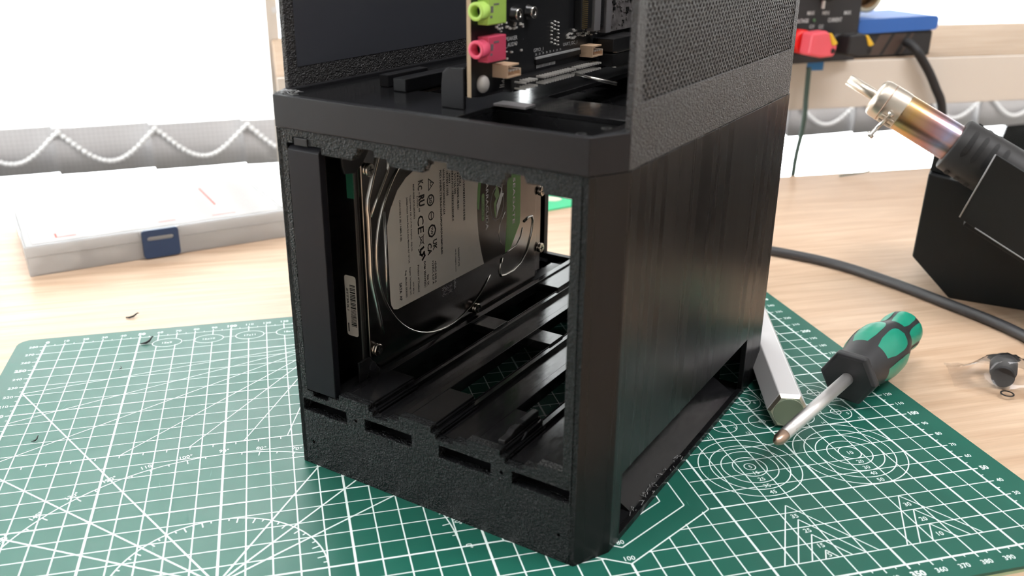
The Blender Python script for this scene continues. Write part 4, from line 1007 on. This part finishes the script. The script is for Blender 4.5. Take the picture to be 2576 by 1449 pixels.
cable('hanging_cord', [(624.5, 548, 97), (624.6, 547, 70), (624.2, 545, 55.6), (623.6, 545, 37.4), (621, 545, 18.2), (619.8, 545, -2), (620, 546, -60), (624, 548, -220)], 2.4, MT['greencable'], 'dark cord hanging from the bench beam behind the case')
cable('instrument_cable', [(738, 566, 116), (741, 558, 112), (745, 552, 105), (758.4, 551, 88.6), (768.4, 550, 72.9), (779, 550, 54.8), (786, 552, 20), (790, 556, -60), (792, 560, -240)], 4.4, MT['rubber'], 'thick black cable dropping over the bench beam from the blue-topped instrument')

# ------------------------------------------------------------------ bench power supply and what stands around it
PA = math.atan2(0.19, 0.98)
ps = thing('bench_power_supply', 'black bench power supply with white lettering and red terminals', 'power supply', (604, 541, 101.3), PA)
MB().box((-70, 0.6, 1.5), (71, 170, 170)).build('supply_housing', MT['psu'], ps, 1.2)
MB().box((-70, -1.2, 0.4), (72, 0.5, 170)).build('front_panel', MT['psu'], ps, 0.5)
for x in (-55, 50): MB().lathe([(0, 6), (1.5, 6)], (x, 60, 0.0), (0, 0, 1), 14).build('foot', MT['rubber'], ps)
kn = MB().lathe([(0, 17), (2, 17), (3, 14), (14, 13), (15, 12)], (28, -1.2, 72), (0, -1, 0), 28).build('control_knob', MT['psu'], ps)
MB().box((23.3, -3.4, 49), (25.2, -1.25, 58)).build('knob_pointer', MT['whiteink'], ps)
kt = MB()
def K(t, x, z, h, w=None): put_text(kt, t, lambda a, b: (a, -1.28, b), x, z, h, w, 0.02)
K('MAX', 11.9, 45.4, 3.4, 8.5); K('MIN', 29.4, 45.0, 3.4, 8.0); K('MAX', 56, 44.4, 3.4, 8.5); K('VOLTAGE', 1.5, 38.8, 3.4, 17); K('CURRENT', 41.6, 38.5, 3.6, 17); K('C.V', 14.8, 33.4, 3.0, 5.5); K('C.C', 25.7, 33.0, 3.0, 5.5)
kt.build('panel_lettering', MT['silk'], ps)
MB().lathe([(0, 1.5), (0.8, 1.3)], (16.4, -1.2, 38.8), (0, -1, 0), 12).build('indicator', MT['led'], ps)
MB().lathe([(0, 8.5), (2, 8.5), (2.2, 10.5), (14, 10.5), (15, 9)], (-5.5, -1.2, 22), (0, -1, 0), 20).build('red_terminal', MT['red'], ps)
MB().lathe([(0, 8.5), (2, 8.5), (2.2, 9.5), (12, 9.5), (13, 8)], (38, -1.2, 18), (0, -1, 0), 20).build('black_terminal', MT['rubber'], ps)
MB().lathe([(0, 2.4), (3, 2.4)], (-10, -1.2, 6.5), (0, -1, 0), 12).build('panel_screw', MT['ridge'], ps)
def plug(name, x, z, mat, mat2, label, w, h):
    p = thing(name, label, 'plug', (604 + x * .982 + 22 * .19, 541 + x * .19 - 22 * .98, 101 + z), PA)
    MB().prism([(-w, -h * .75), (-w * .1, -h), (w * .82, -h * .95), (w, -h * .2), (w * .72, h * .55), (w * .1, h), (-w * .9, h * .9)], -9, 5.6, lambda a, b, c: (a, c, b)).build('plug_body', mat, p, 2.2, 3)
    MB().prism([(w * .40, h * .86), (w * .95, h * .05), (w * .72, -h * .12), (w * .52, -h * .05), (w * .25, h * .8)], -9.8, -5, lambda a, b, c: (a, c, b)).build('yellow_insert', MT['yellow'], p, 0.8)
    MB().lathe([(0, 2.3), (0.4, 2.3)], (w * .66, -8.9, -h * .5), (0, -1, 0), 14).build('plug_socket', MT['dark'], p)
    return p
plug('banana_plug', 4.6, 21.2, MT['rose'], None, 'rose red banana plug with yellow insert in the power supply', 16.0, 11.6)
plug('banana_plug', 48.5, 18.5, MT['rubber'], None, 'black banana plug with yellow insert beside the red one', 16.0, 10.5)
tp = MB().box((0, 0, 0), (17.5, 0.3, 8.0)).build('tape_strip', MT['bluetape']); tp.location = (629.5 * MM, 559.6 * MM, 92.0 * MM); tag(tp, 'short strip of blue masking tape on the beige beam', 'tape')
mm_ = thing('blue_topped_instrument', 'flat dark instrument with a rounded blue rubber top on the bench', 'instrument', (684, 566, 101.3), R(5))
MB().box((0, 0, 0), (90, 62, 24)).build('dark_body', MT['rubber'], mm_, 2.0, 3)
vs, fs = shape([rrect(-2, 23.5, 92.5, 37, 4.5, 5)], 66)
MB().add([(x, 31 + h, z + (1.2 if x > 60 else -.6)) for x, z, h in vs], fs).build('blue_top', MT['bluetop'], mm_, 1.5, 3, True)
for x in (14, 32, 46):
    MB().prism([(x, 2), (x + 14, 2), (x + 26, 22), (x + 12, 22)] if x < 40 else [(x + 6, 2), (x + 9, 2), (x + 21, 22), (x + 18, 22)], -0.25, 0.4, lambda a, b, h: (a, h, b)).build('brown_stripe', MT['brown'], mm_)
tr = thing('tape_roll', 'cream tape roll with brown core standing on the blue instrument', 'tape roll', (704, 594, 101 + 40.2), R(5))
MB().lathe([(-6, 14), (-6, 18), (6, 18), (6, 14)], (0, 0, 18.2), (0, 1, 0), 32, cap=False).build('tape_winding', MT['tape'], tr)
MB().lathe([(-5.5, 12.6), (-5.5, 14), (5.5, 14), (5.5, 12.6), (-5.5, 12.6)], (0, 0, 18.2), (0, 1, 0), 32, cap=False).lathe([(3.5, 0.3), (3.6, 12.6)], (0, 0, 18.2), (0, 1, 0), 32).build('cardboard_core', MT['kraft'], tr)

# ------------------------------------------------------------------ small things on the desk
gc_ = thing('green_card', 'bright green card with pale spots on the desk behind the case', 'card', (348, 474, DZ), math.atan2(7.3, 24.9))
MB().box((-40, 0, 0), (60, 52, 1.2)).build('card_sheet', MT['ovalgreen'], gc_)
for x, y, r in ((4, 24, 8.5), (24, 26, 8), (-18, 24, 9), (44, 26, 8)):
    MB().lathe([(0, r), (0.15, r)], (x, y, 1.2), (0, 0, 1), 28).build('pale_spot', MT['ovalpale'], gc_)
rp = thing('rubber_plug', 'small black rubber plug inside the clear bag', 'rubber plug', (497, 122, DZ + 0.4), R(48))
MB().lathe([(-9, 5.0), (-9, 5.6), (-1, 5.8), (-0.8, 6.6), (8.4, 6.8), (9.2, 6.2)], (0, 0, 6.8), (1, 0, 0), 24).build('plug_barrel', MT['blue'] if False else MT['rubber'], rp)
bagv = []; bagf = []; rb3 = random.Random(5); nx, ny = 18, 12
for i in range(nx + 1):
    for j in range(ny + 1):
        x = -26 + 62 * i / nx; y = -15 + 30 * j / ny
        d = math.exp(-((x / 15) ** 2 + (y / 10) ** 2) * 0.9)
        bagv.append((x, y, 0.9 + 13.8 * min(1, d * 1.25) + rb3.uniform(0, 1.4)))
for i in range(nx):
    for j in range(ny): k = i * (ny + 1) + j; bagf.append((k, k + ny + 1, k + ny + 2, k + 1))
bag = thing('plastic_bag', 'small clear plastic bag lying on the desk at the right edge', 'bag', (497, 122, DZ), R(-28))
MB().add(bagv, bagf, True).build('bag_film', MT['film'], bag); 
MB().lathe([(0, 3.4), (0, 2.6), (0.3, 2.6), (0.3, 3.4), (0, 3.4)], (-1, -17, 2.0), (0, 0, 1), 24, cap=False).build('printed_ring', MT['ink'], bag)
for i, (x, y, z, a, s, lb) in enumerate(((55, 272, 0.3, 0.5, 1.3, 'largest black plastic shaving, on the mat near the 15x9 oval'), (44.5, 241, 0.2, 1.2, .45, 'tiny black plastic speck on the mat grid'), (16.3, 172.5, 0.3, 0.8, .7, 'curled black plastic shaving on the mat near its left edge'), (41.2, 318.8, DZ + .3, 0.1, 1.2, 'curled black plastic shaving on the bare desk'))):
    c = MB().tube([(-3 * s, 0.4 * s, 0), (-1.2 * s, -.9 * s, .25 * s), (0.6 * s, -.4 * s, .5 * s), (2.6 * s, 1.2 * s, 1.3 * s), (3.4 * s, 1.6 * s, 1.0 * s)], [.25 * s, .5 * s, .5 * s, .35 * s, .1 * s], 7).build('plastic_shaving', MT['rubber'])
    c.location = (x * MM, y * MM, (z + .2) * MM); c.rotation_euler = (0, 0, a); tag(c, lb, 'shaving', 'plastic shavings')
